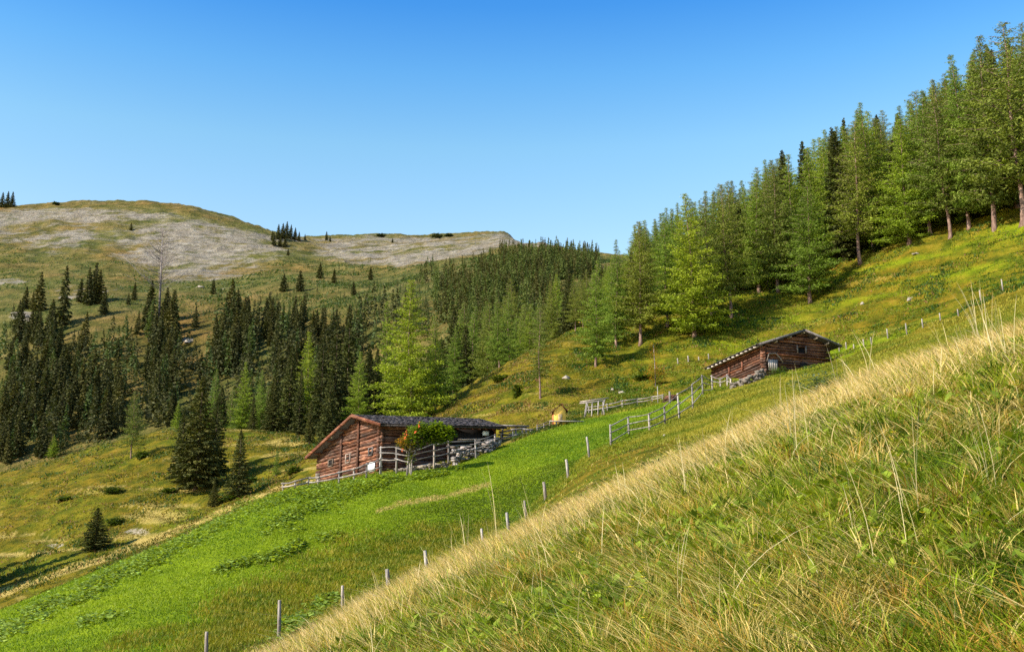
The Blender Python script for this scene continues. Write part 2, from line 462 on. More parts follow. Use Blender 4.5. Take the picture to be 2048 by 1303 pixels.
# ground cover zones: lush, dry, rock
POSTLINE = [(300, 1340), (410, 1312), (558, 1277), (683, 1222), (852, 1145), (1017, 1060), (1090, 998), (1178, 913), (1225, 890)]
FENCE2 = [(1222, 890), (1290, 860), (1340, 842), (1380, 812), (1420, 785), (1470, 770), (1540, 760)]
def zones(X, Y, Z, R):
    px, py = proj(X, np.maximum(Y, .5), Z)
    n1 = fbm(X / 6, Y / 6, 4, 31); n2 = fbm(X / 1.8, Y / 1.8, 3, 33)
    inB = (R >= -.2) & (R <= 1.05)
    edge = np.interp(px, [-2000, 300, 560, 850, 1017, 1178, 1225, 1340, 1420, 1540, 1700, 1900, 4000], [1340, 1340, 1277, 1146, 1060, 913, 888, 840, 788, 772, 742, 690, 100])
    lush = sstep(-12, 22, edge - py + n1 * 26) * inB
    lush = lush * (1 - .5 * (1 - sstep(.3, .6, R + .2 * n2)) * sstep(-.1, .9, n1 * 2.4 + .62 * (1 - sstep(0, .7, R)) + .9 * n2 - .12) * (px < 1000))
    lush = lush * (1 - .52 * (1 - sstep(15, 85, polydist(px, py, [(380, 1330), (520, 1230), (690, 1140), (860, 1085)]) + n1 * 55 + n2 * 25)) * inB)
    lush = np.where((px > 1480) & inB, .75 * (1 - sstep(1640, 1780, px)) * sstep(0, 30, edge - py + n1 * 30), lush)
    lush = lush * (1 - sstep(.97, 1.02, R + .02 * n2))
    dry = .8 * sstep(11, 15, Y) * (1 - sstep(21, 27, Y)) * (R < -.0) * (1 - .25 * sstep(.1, .4, n1))
    dry = np.maximum(dry, .68 * (1 - sstep(0, 13, polydist(px, py, [(755, 1022), (800, 1008), (860, 998), (920, 985), (975, 970)]) + n2 * 9 + n1 * 6)) * inB)
    dry = np.maximum(dry, .8 * (1 - sstep(4, 12, polydist(px, py, [(0, 1186), (100, 1152), (200, 1118), (290, 1084), (420, 1034), (560, 978), (640, 962)]) + n2 * 5)) * (R > 1.0) * (R < 3))
    dry = np.maximum(dry, .7 * (1 - sstep(1.5, 5, polydist(px, py, [(0, 1108), (70, 1106), (120, 1100), (170, 1095)]) + n2 * 2)) * (R > 1.0) * (R < 3))
    fs = fbm(X / 13, Z / .9, 4, 55)
    dry = np.maximum(dry, .55 * sstep(.12, .5, fs + .3 * n1) * (R >= 1.02) * (R < 3.2) * (px < 1100))
    dry = np.maximum(dry, .35 * sstep(.15, .45, fs) * (R >= 1.02) * (R < 3.2))
    lush = np.maximum(lush, np.clip(.36 + .5 * fbm(X / 9, Z / 2.0, 4, 57), 0, .75) * (R > 1.02) * (R < 3.3) * sstep(900, 1250, px))
    lush = np.maximum(lush, np.clip(.06 + .6 * fbm(X / 12, Z / 1.5, 4, 58), 0, .6) * (R > 1.02) * (R < 3.3) * (px <= 1000))
    # scree and bare limestone
    f1 = fbm(X / 60, Z / 22, 5, 41); f2 = fbm((X + Z * 1.6) / 30, (Z - X * .25) / 8, 4, 43)
    rk = np.zeros_like(px)
    far = (R > 7.2)
    # left dome: patches between rows 415 and 560
    capy = np.interp(px, [-500, 0, 60, 200, 350, 450, 560, 700], [416, 416, 414, 412, 424, 446, 470, 480])
    botm = np.interp(px, [-500, 0, 100, 200, 280, 350, 500, 560, 620], [470, 490, 520, 515, 540, 575, 560, 525, 500])
    a = sstep(-6, 14, py - capy) * (1 - sstep(-35, 12, py - botm))
    rk = np.maximum(rk, far * a * (px < 640) * (.30 + .55 * sstep(-.3, .25, f1 * .7 + f2 * .8 + .1)))
    capy2 = np.interp(px, [600, 660, 750, 850, 950, 1000, 1045], [478, 472, 468, 472, 468, 462, 470])
    botm2 = np.interp(px, [560, 640, 700, 800, 860, 950, 1000, 1045], [505, 520, 528, 542, 530, 518, 505, 500])
    b = sstep(-3, 8, py - capy2) * (1 - sstep(-12, 4, py - botm2 + f1 * 16)) * sstep(590, 660, px)
    rk = np.maximum(rk, far * b * (.45 + .40 * sstep(-.3, .2, f1 + f2 * .6)))
    rk = np.maximum(rk, far * .6 * sstep(.34, .5, f2 + .2 * n1) * (py > 555) * (px < 520))
    rk = np.maximum(rk, far * (py < 560) * (px < 1045) * .17 * sstep(600, 700, Y))
    # earth scars and the pale bank by the hut
    for (cx, cy, rx, ry, s) in ((275, 1062, 30, 8, .5), (110, 1090, 24, 6, .5), (1250, 783, 30, 4, .4), (840, 932, 60, 9, .8), (45, 632, 26, 12, .9), (375, 680, 12, 8, .8), (1820, 597, 4, 5, .8)):
        rk = np.maximum(rk, s * (1 - sstep(.6, 1.2, np.hypot((px - cx) / rx, (py - cy) / ry) + .35 * n2)) * (R > .6))
    return np.clip(lush, 0, 1), np.clip(dry, 0, 1), np.clip(rk, 0, 1)
zl, zd, zr = zones(aX, aY, aZ, aRL)

NRW = aX.shape[0]
SPLIT = nb + int(np.argmax(ROWLINE >= 5.0))
def grid_mesh(name, r0, r1):
    X = aX[r0:r1]; n = r1 - r0
    V = np.stack([aX[r0:r1].ravel(), aY[r0:r1].ravel(), aZ[r0:r1].ravel()], 1)
    i = np.arange(n - 1)[:, None] * NU + np.arange(NU - 1)[None, :]
    fc = np.stack([i, i + 1, i + NU + 1, i + NU], -1).reshape(-1, 4)
    col = np.stack([zl[r0:r1].ravel(), zd[r0:r1].ravel(), zr[r0:r1].ravel()], 1)
    return np_mesh(name, V, fc, np.full(len(fc), 4), col, True)

def mat_ground(name, far=False):
    m, n, l, bs, out = nodes(name)
    bs.inputs['Roughness'].default_value = .95; bs.inputs['Specular IOR Level'].default_value = .05
    geo = n.new('ShaderNodeNewGeometry'); P = geo.outputs['Position']
    at = n.new('ShaderNodeAttribute'); at.attribute_name = 'tint'
    sp = n.new('ShaderNodeSeparateColor'); l.new(at.outputs['Color'], sp.inputs[0])
    if not far:
        big = noise(n, l, P, .09, 5, .6); mid = noise(n, l, P, .5, 6, .7); fine = noise(n, l, P, 4.5, 5, .75)
        heath = ramp(n, l, mid, [(.30, (.028, .040, .003)), (.44, (.075, .076, .006)), (.55, (.135, .108, .008)), (.68, (.20, .140, .018))])
        red = ramp(n, l, big, [(.40, (1.0, 1.1, .9)), (.55, (1.05, .95, .9)), (.68, (1.02, .93, .85))])
        heath = mixc(n, l, 1.0, heath, red, 'MULTIPLY')
        lush = ramp(n, l, mid, [(.28, (.080, .125, .003)), (.5, (.150, .205, .005)), (.72, (.205, .260, .010))])
        dry = ramp(n, l, fine, [(.3, (.19, .14, .030)), (.5, (.36, .26, .070)), (.7, (.52, .38, .13))])
        rock = ramp(n, l, fine, [(.3, (.20, .15, .10)), (.5, (.42, .33, .24)), (.7, (.60, .52, .43))])
    else:
        big = noise(n, l, P, .012, 5, .6); mid = noise(n, l, P, .08, 7, .7); fine = noise(n, l, mapping(n, l, P, (1, 1, 2.4), (0, .35, .2)), .11, 9, .78, .4)
        heath = ramp(n, l, mid, [(.32, (.045, .055, .014)), (.45, (.10, .090, .022)), (.56, (.165, .126, .038)), (.68, (.22, .160, .062))])
        red = ramp(n, l, big, [(.40, (.85, 1.0, .9)), (.55, (1.05, 1.0, .95)), (.68, (1.2, .95, .85))])
        heath = mixc(n, l, 1.0, heath, red, 'MULTIPLY')
        lush = (.10, .2, .02); dry = (.3, .24, .1)
        rock = ramp(n, l, fine, [(.32, (.11, .09, .062)), (.45, (.205, .17, .125)), (.6, (.31, .27, .21)), (.72, (.48, .42, .355))])
    def soft(ch, w):
        f = math_(n, l, 'ADD', ch, math_(n, l, 'MULTIPLY', math_(n, l, 'SUBTRACT', fine, .5), w))
        f = math_(n, l, 'MULTIPLY', math_(n, l, 'SUBTRACT', f, .3), 2.5, True)
        return f
    c = mixc(n, l, soft(sp.outputs[0], .8), heath, lush)
    c = mixc(n, l, soft(sp.outputs[1], 1.0), c, dry)
    if far:
        st = noise(n, l, mapping(n, l, P, (1, 1, 4.5), (0, .45, .3)), .045, 9, .80, .8)
        rf = math_(n, l, 'ADD', sp.outputs[2], math_(n, l, 'MULTIPLY', math_(n, l, 'SUBTRACT', st, .5), 4.0))
        rf = math_(n, l, 'MULTIPLY', math_(n, l, 'SUBTRACT', rf, .30), 2.0, True)
        rf = math_(n, l, 'MULTIPLY', rf, math_(n, l, 'MULTIPLY', sp.outputs[2], 2.6, True))
        c = mixc(n, l, rf, c, rock)
    else: c = mixc(n, l, soft(sp.outputs[2], 1.2), c, rock)
    l.new(c, bs.inputs['Base Color'])
    hsum = math_(n, l, 'ADD', math_(n, l, 'MULTIPLY', mid, 1.0), math_(n, l, 'MULTIPLY', fine, .35))
    bump(n, l, bs, hsum, 1.0, 6.0 if far else .5)
    return m
M['ground'] = mat_ground('alpine_ground')
M['hills'] = mat_ground('mountain_ground', True)
g_m = grid_mesh('ground', 0, SPLIT + 1)
ground = tag(link('ground', g_m, M['ground']), 'steep alpine pasture slope with green meadow and olive heath', kind='structure')
h_m = grid_mesh('hills', SPLIT, NRW)
hills = tag(link('hills', h_m, M['hills']), 'far mountain with grassy slopes and pale limestone scree', kind='structure')

# fast lookups
def bvh_of(r0, r1):
    step = 1
    V = np.stack([aX[r0:r1].ravel(), aY[r0:r1].ravel(), aZ[r0:r1].ravel()], 1)
    n = r1 - r0; i = np.arange(n - 1)[:, None] * NU + np.arange(NU - 1)[None, :]
    fc = np.stack([i, i + 1, i + NU + 1, i + NU], -1).reshape(-1, 4)
    return BVHTree.FromPolygons([tuple(v) for v in V.tolist()], [tuple(f) for f in fc.tolist()])
BV = bvh_of(nb + 60, NRW - 14)
def hit(px, py):
    x, y, z = unproj(px, py, 1.0)
    r = BV.ray_cast(Vector((0, 0, 0)), Vector((x, y, z)).normalized())
    return r[0]
def gz(X, Y):
    r = BV.ray_cast(Vector((X, Y, 3000)), Vector((0, 0, -1)))
    return r[0].z if r[0] is not None else 0.0
def gpt(px, Y):
    X = (px - 1024) / F * Y; 
    for _ in range(3):
        z = gz(X, Y); X = (px - 1024) / F * (Y * cP + z * sP)
    return Vector((X, Y, gz(X, Y)))
def px_of(p): return proj(p[0], p[1], p[2])

def bilinear(r, c):
    """sample the grid at fractional rows and columns"""
    r = np.clip(r, 0, NRW - 1.001); c = np.clip(c, 0, NU - 1.001)
    i = r.astype(int); j = c.astype(int); fr = r - i; fc = c - j
    o = []
    for A in (aX, aY, aZ, aRL, zl, zd, zr):
        o.append((A[i, j] * (1 - fr) + A[i + 1, j] * fr) * (1 - fc) + (A[i, j + 1] * (1 - fr) + A[i + 1, j + 1] * fr) * fc)
    return o

# ------------------------------------------------------------------ ground cover made of blades and leaves
def blade_mesh(name, P, Hh, W, lean, col, segs=3, tipcol=None):
    """P (n,3) roots, Hh heights, W widths, lean (n,2) tip offset as a share of the height"""
    n = len(P); an = RS.rand(n) * 2 * math.pi
    side = np.stack([np.cos(an), np.sin(an), np.zeros(n)], 1)
    vs = []; cs = []
    for s in range(segs + 1):
        t = s / segs
        ctr = P + np.stack([lean[:, 0] * Hh * t ** 1.8, lean[:, 1] * Hh * t ** 1.8, Hh * (t - .25 * np.minimum(1, np.hypot(lean[:, 0], lean[:, 1])) * t * t)], 1)
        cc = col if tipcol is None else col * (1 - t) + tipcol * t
        if s < segs:
            w = W * (1 - .55 * t)
            vs.append(ctr - side * w[:, None] / 2); vs.append(ctr + side * w[:, None] / 2); cs += [cc, cc]
        else:
            vs.append(ctr); cs.append(cc)
    k = 2 * segs + 1
    V = np.stack(vs, 1).reshape(-1, 3); CL = np.stack(cs, 1).reshape(-1, 3)
    base = (np.arange(n) * k)[:, None]
    pat = []; tot = []
    for s in range(segs - 1):
        pat += [2 * s, 2 * s + 1, 2 * s + 3, 2 * s + 2]; tot.append(4)
    pat += [2 * segs - 2, 2 * segs - 1, 2 * segs]; tot.append(3)
    fc = (base + np.array(pat)[None, :]).ravel()
    return np_mesh(name, V, fc, np.tile(tot, n), CL)

def pick(n, r0, r1, c0=0.12, c1=.88):
    r = r0 + RS.rand(n) * (r1 - r0); c = (c0 + RS.rand(n) * (c1 - c0)) * (NU - 1)
    return bilinear(r, c)
def mixcol(a, b, t): return np.array(a)[None, :] * (1 - t[:, None]) + np.array(b)[None, :] * t[:, None]
def jitter(col, s=.2):
    return np.clip(col * (1 + (RS.rand(len(col), 1) - .5) * 2 * s) * (1 + (RS.rand(len(col), 3) - .5) * s * .5), 0, 1)

row_of = lambda line: nb + float(np.interp(line, ROWLINE, np.arange(len(ROWLINE))))
def row_Y(y): return nb + 149 * math.log(y / 1.5) / math.log(22 / 1.5)

def near_grass():
    # short green sward
    N = 150000
    X, Y, Z, R, a, b, c = pick(N, row_Y(2.1), row_of(0), .04, .995)
    px, py = proj(X, Y, Z)
    n1 = fbm(X / 1.7, Y / 1.7, 4, 61); n2 = fbm(X / .35, Y / .35, 2, 62)
    tall = np.clip(.6 + .55 * n1 + .35 * n2, .15, 1.5)
    cr = sstep(10.5, 14, Y + n1 * 2.0) * (1 - sstep(20, 26, Y))       # the pale crest band
    Hh = (.08 + .13 * tall) * (1 + .7 * cr) * (.7 + .6 * RS.rand(N)); Hh *= np.interp(Y, [0, 24, 40], [1, 1, .7])
    W = np.maximum(.0065, Y * .0010) * (.5 + 1.0 * RS.rand(N))
    g = mixcol((.055, .120, .004), (.24, .275, .010), np.clip(.5 + n1 * 1.1 + .4 * n2 + .3 * (RS.rand(N) - .5), 0, 1))
    t = np.clip(.10 + .40 * sstep(-.05, .35, fbm(X / 1.1 + 7, Y / 1.6, 4, 63)) + .62 * cr, 0, .85)
    isdry = RS.rand(N) < t
    dcol = mixcol((.34, .25, .030), (.68, .50, .17), RS.rand(N) * (.7 + .5 * cr))
    col = jitter(np.where(isdry[:, None], dcol, g), .25)
    an = fbm(X / .7, Y / .7, 3, 66) * 4 + 2.6 + RS.randn(N) * 1.2
    am = .35 + .5 * RS.rand(N)
    lean = np.stack([np.cos(an) * am, np.sin(an) * am], 1)
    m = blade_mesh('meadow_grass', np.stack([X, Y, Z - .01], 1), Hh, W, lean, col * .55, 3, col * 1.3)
    tag(link('meadow_grass', m, M['grass']), 'thick green and straw coloured grass on the near slope', 'grass', kind='stuff')
    # tufts: blades fanning out of one root
    NT = 13000; K = 26
    X, Y, Z, R, a, b, c = pick(NT, row_Y(2.1), row_of(-.3), .04, .995)
    Ys = np.repeat(Y, K); sz = np.repeat(.04 + .07 * RS.rand(NT), K) * np.interp(Ys, [3, 20], [1, 1.5])
    an = RS.rand(NT * K) * 6.283; rr = RS.rand(NT * K)
    Xb = np.repeat(X, K) + np.cos(an) * rr * sz; Yb = Ys + np.sin(an) * rr * sz; Zb = np.repeat(Z, K) + .44 * np.cos(an) * rr * sz
    wd = np.repeat(RS.rand(NT) * 6.283, K); wk = np.repeat(.2 + .5 * RS.rand(NT), K)
    lean = np.stack([np.cos(an) * (.3 + .8 * rr) + np.cos(wd) * wk - .25, np.sin(an) * (.3 + .8 * rr) + np.sin(wd) * wk], 1)
    cr = sstep(10.5, 14, Y + 2 * fbm(X / 1.7, Y / 1.7, 3, 61))
    dry = RS.rand(NT) < np.clip(.22 + .35 * fbm(X / 1.3, Y / 1.3, 3, 64) + .5 * cr, 0, .8)
    tone = RS.rand(NT); rust = RS.rand(NT) < .16 + .25 * fbm(X / 1.5 + 9, Y / 1.5, 3, 65)
    col = np.where(dry[:, None], mixcol((.30, .22, .03), (.74, .56, .20), tone), mixcol((.022, .060, .002), (.29, .35, .012), tone ** 1.3))
    col = np.where((rust & ~(cr > .5))[:, None], mixcol((.22, .12, .012), (.52, .30, .05), tone), col)
    col = jitter(np.repeat(col, K, axis=0), .2)
    hh = np.repeat(.09 + .17 * RS.rand(NT) ** 1.3, K) * (.6 + .6 * RS.rand(NT * K))
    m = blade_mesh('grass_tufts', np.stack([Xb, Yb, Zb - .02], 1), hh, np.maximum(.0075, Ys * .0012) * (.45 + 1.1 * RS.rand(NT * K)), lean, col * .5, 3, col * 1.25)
    tag(link('grass_tufts', m, M['grass']), 'coarse tufts of green and straw grass on the near slope', 'grass', kind='stuff')
    # straw: long bent dry stems, gathered in wisps
    N = 46000
    X, Y, Z, R, a, b, c = pick(N, row_Y(2.8), row_of(-.4), .04, .995)
    n1 = fbm(X / 1.1, Y / 1.1, 4, 71)
    keep = (n1 * 1.3 + .55 * sstep(10, 13, Y) + RS.rand(N) * .35) > .2
    X, Y, Z, n1 = X[keep], Y[keep], Z[keep], n1[keep]; N = len(X)
    Hh = .12 + .26 * RS.rand(N) ** 2; Hh *= np.interp(Y, [3, 14, 26], [1, 1.15, 1.0])
    W = np.maximum(.0042, Y * .00072) * (.5 + 1.0 * RS.rand(N))
    an = fbm(X / .8, Y / .8, 3, 72) * 5 + 2.4 + RS.randn(N) * 1.1; am = .6 + 1.7 * RS.rand(N)
    lean = np.stack([np.cos(an) * am, np.sin(an) * am], 1)
    col = jitter(mixcol((.40, .29, .06), (.78, .60, .26), RS.rand(N)), .15)
    N2 = 90000                                               # the fine pale grass of the crest
    X2, Y2, Z2, R2, a, b, c = pick(N2, row_Y(10), row_Y(21), .04, .995)
    k2 = RS.rand(N2) < (.08 + .62 * sstep(12.0, 17.5, Y2 + 3.5 * fbm(X2 / 1.7, Y2 / 1.7, 3, 61) + 2.5 * fbm(X2 / .5, Y2 / .5, 2, 69))); X2, Y2, Z2 = X2[k2], Y2[k2], Z2[k2]; N2 = len(X2)
    an2 = 2.6 + fbm(X2 / 1.5, Y2 / 1.5, 2, 68) + RS.randn(N2) * .6; am2 = .3 + .6 * RS.rand(N2)
    m2 = blade_mesh('crest_grass', np.stack([X2, Y2, Z2 - .01], 1), .20 + .22 * RS.rand(N2), Y2 * .0006 * (.6 + .8 * RS.rand(N2)), np.stack([np.cos(an2) * am2, np.sin(an2) * am2], 1), jitter(mixcol((.40, .28, .09), (.76, .56, .28), RS.rand(N2)), .16), 3)
    tag(link('crest_grass', m2, M['grass']), 'fine pale straw grass in a band along the crest of the near slope', 'grass', kind='stuff')
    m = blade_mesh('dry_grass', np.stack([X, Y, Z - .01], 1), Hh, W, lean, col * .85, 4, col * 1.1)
    tag(link('dry_grass', m, M['grass']), 'dry pale straw bending over the near slope and its crest', 'grass', kind='stuff')
near_grass()

def herbs():
    # small broad leaves in patches between the near grass
    N = 60000
    X, Y, Z, R, a, b, c = pick(N, row_Y(2.8), row_Y(17), .04, .995)
    n1 = fbm(X / .8 + 3, Y / .8, 3, 67)
    k = n1 + RS.rand(N) * .4 > .36
    X, Y, Z = X[k], Y[k], Z[k]; N = len(X)
    col = jitter(mixcol((.07, .12, .006), (.28, .34, .03), RS.rand(N)), .2)
    m = leaf_cards('meadow_herbs', np.stack([X, Y, Z + .02 + .10 * RS.rand(N)], 1), (.035 + .05 * RS.rand(N)) * np.interp(Y, [3, 17], [1, 1.6]), col, .5, 1.8)
    tag(link('meadow_herbs', m, M['leaf']), 'small broad leaved herbs in green patches of the near slope', 'plants', kind='stuff')

def far_grass():
    # short pasture between crest and huts, and the olive grass right of the fence
    N = 300000
    X, Y, Z, R, lu, dr, rk = pick(N, row_of(-.1), row_of(1.0), .12, .92)
    n1 = fbm(X / 5, Y / 5, 4, 81); n2 = fbm(X / .8, Y / .8, 3, 82)
    lush = lu > .5 + (RS.rand(N) - .5) * .8
    Hh = np.where(lush, .07 + .05 * n2 + .05 * RS.rand(N), .13 + .10 * np.clip(n1 + n2, 0, 1) + .12 * RS.rand(N))
    Hh = np.maximum(Hh, .04)
    W = Y * .00075 * (.6 + .8 * RS.rand(N))
    g = mixcol((.085, .155, .003), (.235, .290, .010), np.clip(.5 + n2 * .6 + n1 * .9, 0, 1))
    ol = mixcol((.115, .150, .006), (.33, .275, .028), np.clip(.5 + n1 * .9 + .4 * (RS.rand(N) - .5), 0, 1))
    dc = mixcol((.34, .25, .06), (.62, .46, .16), RS.rand(N))
    px, py = proj(X, Y, Z)
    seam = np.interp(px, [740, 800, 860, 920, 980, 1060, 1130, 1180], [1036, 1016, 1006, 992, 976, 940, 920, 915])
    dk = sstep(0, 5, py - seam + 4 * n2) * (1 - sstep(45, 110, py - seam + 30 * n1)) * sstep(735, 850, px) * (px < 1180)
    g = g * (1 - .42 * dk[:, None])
    ol = np.where(((px < 1000) & (R < .6))[:, None], mixcol((.11, .14, .006), (.28, .22, .018), np.clip(.5 + n2 + .5 * (RS.rand(N) - .5), 0, 1)), ol)
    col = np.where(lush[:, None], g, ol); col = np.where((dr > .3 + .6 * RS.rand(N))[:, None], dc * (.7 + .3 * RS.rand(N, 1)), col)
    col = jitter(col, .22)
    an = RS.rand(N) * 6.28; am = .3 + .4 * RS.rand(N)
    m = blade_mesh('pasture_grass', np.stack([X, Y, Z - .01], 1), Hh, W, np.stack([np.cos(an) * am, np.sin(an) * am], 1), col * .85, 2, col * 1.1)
    tag(link('pasture_grass', m, M['grass']), 'short bright green grazed grass in front of both huts', 'grass', kind='stuff')
    # heath: dwarf shrubs and tussocks
    N = 330000
    X, Y, Z, R, lu, dr, rk = pick(N, row_of(1.02), row_of(3.25), .10, .93)
    n1 = fbm(X / 3.0, Y / 3.0, 4, 91); n2 = fbm(X / 12, Y / 12, 3, 92); px, py = proj(X, Y, Z)
    keep = (n1 + RS.rand(N) * .7 > .12) & (rk < .5) & ~((polydist(px, py, [(620, 945), (760, 930), (1000, 880)]) < 22))
    X, Y, Z, n1, n2, dr, px = X[keep], Y[keep], Z[keep], n1[keep], n2[keep], dr[keep], px[keep]; N = len(X)
    Hh = np.clip(.10 + .38 * n1 + .14 * RS.rand(N), .08, .6) * 1.0
    W = Y * .0011 * (.6 + .9 * RS.rand(N))
    t = np.clip(.5 + n2 * .8 + .5 * (RS.rand(N) - .5), 0, 1)
    right = sstep(1000, 1300, px)
    col = mixcol((.055, .070, .005), (.26, .185, .032), t) * (1 - right[:, None]) + mixcol((.055, .105, .004), (.22, .235, .014), t) * right[:, None]
    red = RS.rand(N) < .07 + .10 * (n2 > .1)
    col = np.where(red[:, None], np.array((.24, .12, .05))[None, :], col)
    dk = n1 > .28
    col = np.where((dk & (RS.rand(N) < .6))[:, None], np.array((.045, .09, .014))[None, :], col)
    col = jitter(col, .25)
    an = RS.rand(N) * 6.28; am = .3 + .8 * RS.rand(N)
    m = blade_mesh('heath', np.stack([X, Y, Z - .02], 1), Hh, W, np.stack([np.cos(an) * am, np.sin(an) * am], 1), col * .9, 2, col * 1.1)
    tag(link('heath', m, M['grass']), 'olive and rusty dwarf shrub heath covering the slopes behind the huts', 'heath', kind='stuff')
    # low scrub on the valley side
    N = 90000
    X, Y, Z, R, lu, dr, rk = pick(N, row_of(6.0), row_of(8.3), .10, .75)
    n1 = fbm(X / 16, Y / 16, 4, 95)
    keep = (n1 + RS.rand(N) * .35 > .22) & (rk < .3)
    X, Y, Z, n1 = X[keep], Y[keep], Z[keep], n1[keep]; N = len(X)
    Hh = .5 + 1.1 * np.clip(n1, 0, 1) + .5 * RS.rand(N); W = Y * .0013 * (.6 + .8 * RS.rand(N))
    col = jitter(mixcol((.035, .065, .014), (.10, .13, .030), RS.rand(N)), .25)
    an = RS.rand(N) * 6.28; am = .5 + .6 * RS.rand(N)
    m = blade_mesh('mountain_scrub', np.stack([X, Y, Z - .1], 1), Hh, W, np.stack([np.cos(an) * am, np.sin(an) * am], 1), col, 2)
    tag(link('mountain_scrub', m, M['grass']), 'low dark green scrub on the far valley side', 'scrub', kind='stuff')
far_grass()

def leaf_cards(name, P, size, col, up=.35, aspect=1.6, mat=None, label='', cat='plant'):
    """broad leaves: bent kite shaped faces"""
    n = len(P); an = RS.rand(n) * 6.28; el = up + (RS.rand(n) - .5) * .9
    d = np.stack([np.cos(an) * np.cos(el), np.sin(an) * np.cos(el), np.sin(el)], 1)
    s = np.stack([-np.sin(an), np.cos(an), np.zeros(n)], 1)
    s = s + .4 * (RS.rand(n, 3) - .5)
    nrm = np.cross(d, s)
    L_ = size[:, None]; w = L_ / aspect / 2
    v0 = P; v1 = P + d * L_ * .45 - s * w + nrm * L_ * .06; v3 = P + d * L_ * .45 + s * w + nrm * L_ * .06; v2 = P + d * L_ - nrm * L_ * .08
    V = np.stack([v0, v1, v2, v3], 1).reshape(-1, 3); fc = np.arange(4 * n)
    m = np_mesh(name, V, fc, np.full(n, 4), np.repeat(col, 4, axis=0))
    return m

herbs()
def dock():
    band = [(-60, 1290), (0, 1262), (80, 1225), (150, 1192), (230, 1150), (290, 1120), (360, 1085), (420, 1054), (480, 1022), (520, 1003)]
    P = []; tries = 0
    polys = [(band, 17, 5200), ([(520, 1003), (600, 985), (700, 975), (775, 962)], 17, 2600), ([(560, 1035), (640, 1010), (720, 985)], 16, 330), ([(430, 1138), (500, 1125), (560, 1108), (610, 1085), (680, 1075)], 11, 520),
             ([(560, 1262), (610, 1235), (670, 1205)], 20, 520), ([(520, 1058), (560, 1048), (600, 1040)], 16, 160), ([(760, 958), (850, 955), (930, 935)], 6, 420), ([(1200, 893), (1260, 880), (1280, 868)], 9, 260), ([(150, 1250), (260, 1225)], 8, 120),
             ([(1390, 800), (1450, 775)], 5, 120)]
    for pts, wd, cnt in polys:
        seg = list(zip(pts[:-1], pts[1:])); ln = [math.hypot(b[0] - a[0], b[1] - a[1]) for a, b in seg]
        for _ in range(cnt):
            (a, b) = random.choices(seg, ln)[0]; t = random.random()
            x = a[0] + (b[0] - a[0]) * t + random.gauss(0, wd * .3); y = a[1] + (b[1] - a[1]) * t + random.gauss(0, wd * .55)
            if vnoise(np.array([x / 22.]), np.array([y / 12.]), 5)[0] + random.random() * .9 < .2: continue
            q = hit(x, y)
            if q is None: continue
            for k in range(6): P.append((q.x + random.gauss(0, .11), q.y + random.gauss(0, .16), q.z + random.uniform(.02, .16)))
    P = np.array(P); n = len(P)
    col = jitter(mixcol((.040, .085, .004), (.34, .44, .070), RS.rand(n)), .2)
    m = leaf_cards('dock_leaves', P, .09 + .17 * RS.rand(n), col, .2, 1.3)
    tag(link('dock_leaves', m, M['leaf']), 'broad dock leaves in a band across the green meadow', 'plants', kind='stuff')
dock()

# ------------------------------------------------------------------ trees
def crown_larch(seed, H=18.0, R=3.3, h0=.16, dens=1.0, shape=.72, palette=None, card=.30, nbr=135):
    rs = np.random.RandomState(seed); rd = random.Random(seed)
    tr = MB(); P = []; D = []; S = []; K = []
    lean = (rd.uniform(-.02, .02), rd.uniform(-.02, .02))
    def axis(z): return (lean[0] * z + .12 * math.sin(z * .5 + seed), lean[1] * z + .10 * math.cos(z * .4 + seed), z)
    pts = [axis(H * t) for t in (0, .03, .1, .25, .45, .65, .82, .97)]; pts[0] = (pts[0][0] - .15, pts[0][1], -.6)
    r = [.31, .20, .17, .145, .115, .08, .045, .012]; tr.path(pts, [x * H / 18 for x in r], 7)
    for b in range(nbr):
        h = h0 + (1 - h0) * (b + rd.random()) / nbr; h = min(h, .985)
        t = (h - h0) / (1 - h0)
        rr = R * (max(0, 1 - t) ** shape) * (.45 + .55 * min(1, (t + .06) / .22)) * rd.uniform(.55, 1.15) + .15
        if rd.random() < .12: rr *= .5
        az = b * 2.39996 + rd.uniform(-.4, .4); z = h * H
        droop = -.28 + .75 * t + rd.uniform(-.12, .12)
        a = Vector(axis(z)); dirh = Vector((math.cos(az), math.sin(az), 0))
        p1 = a + dirh * rr * .5 + Vector((0, 0, rr * .5 * droop)); p2 = a + dirh * rr + Vector((0, 0, rr * droop * .8 + rr * .10))
        tr.path([a, p1, p2], [.045 * (1.2 - t), .028, .008], 3)
        n = int((12 + rr * 62) * dens)
        u = rs.rand(n) ** .75; 
        base = np.where(u[:, None] < .5, np.array(a)[None] + (np.array(p1) - np.array(a))[None] * (u[:, None] * 2), np.array(p1)[None] + (np.array(p2) - np.array(p1))[None] * (u[:, None] * 2 - 1))
        spread = (.10 + .30 * rr / 3) * (1.15 - .5 * u)
        off = rs.randn(n, 3) * spread[:, None]; off[:, 2] = off[:, 2] * .42 - .12
        side = np.array((-math.sin(az), math.cos(az), 0))
        P.append(base + off)
        dd = rs.randn(n, 3) * .7 + np.array(dirh)[None] * .7 + side[None] * (rs.randn(n, 1)) * .5; dd[:, 2] -= .25
        D.append(dd / np.linalg.norm(dd, axis=1)[:, None])
        S.append(card * (.6 + .8 * rs.rand(n)) * (1.08 - .62 * t))
        K.append(np.full(n, rd.random()))
    return tr, np.vstack(P), np.vstack(D), np.concatenate(S), np.concatenate(K)

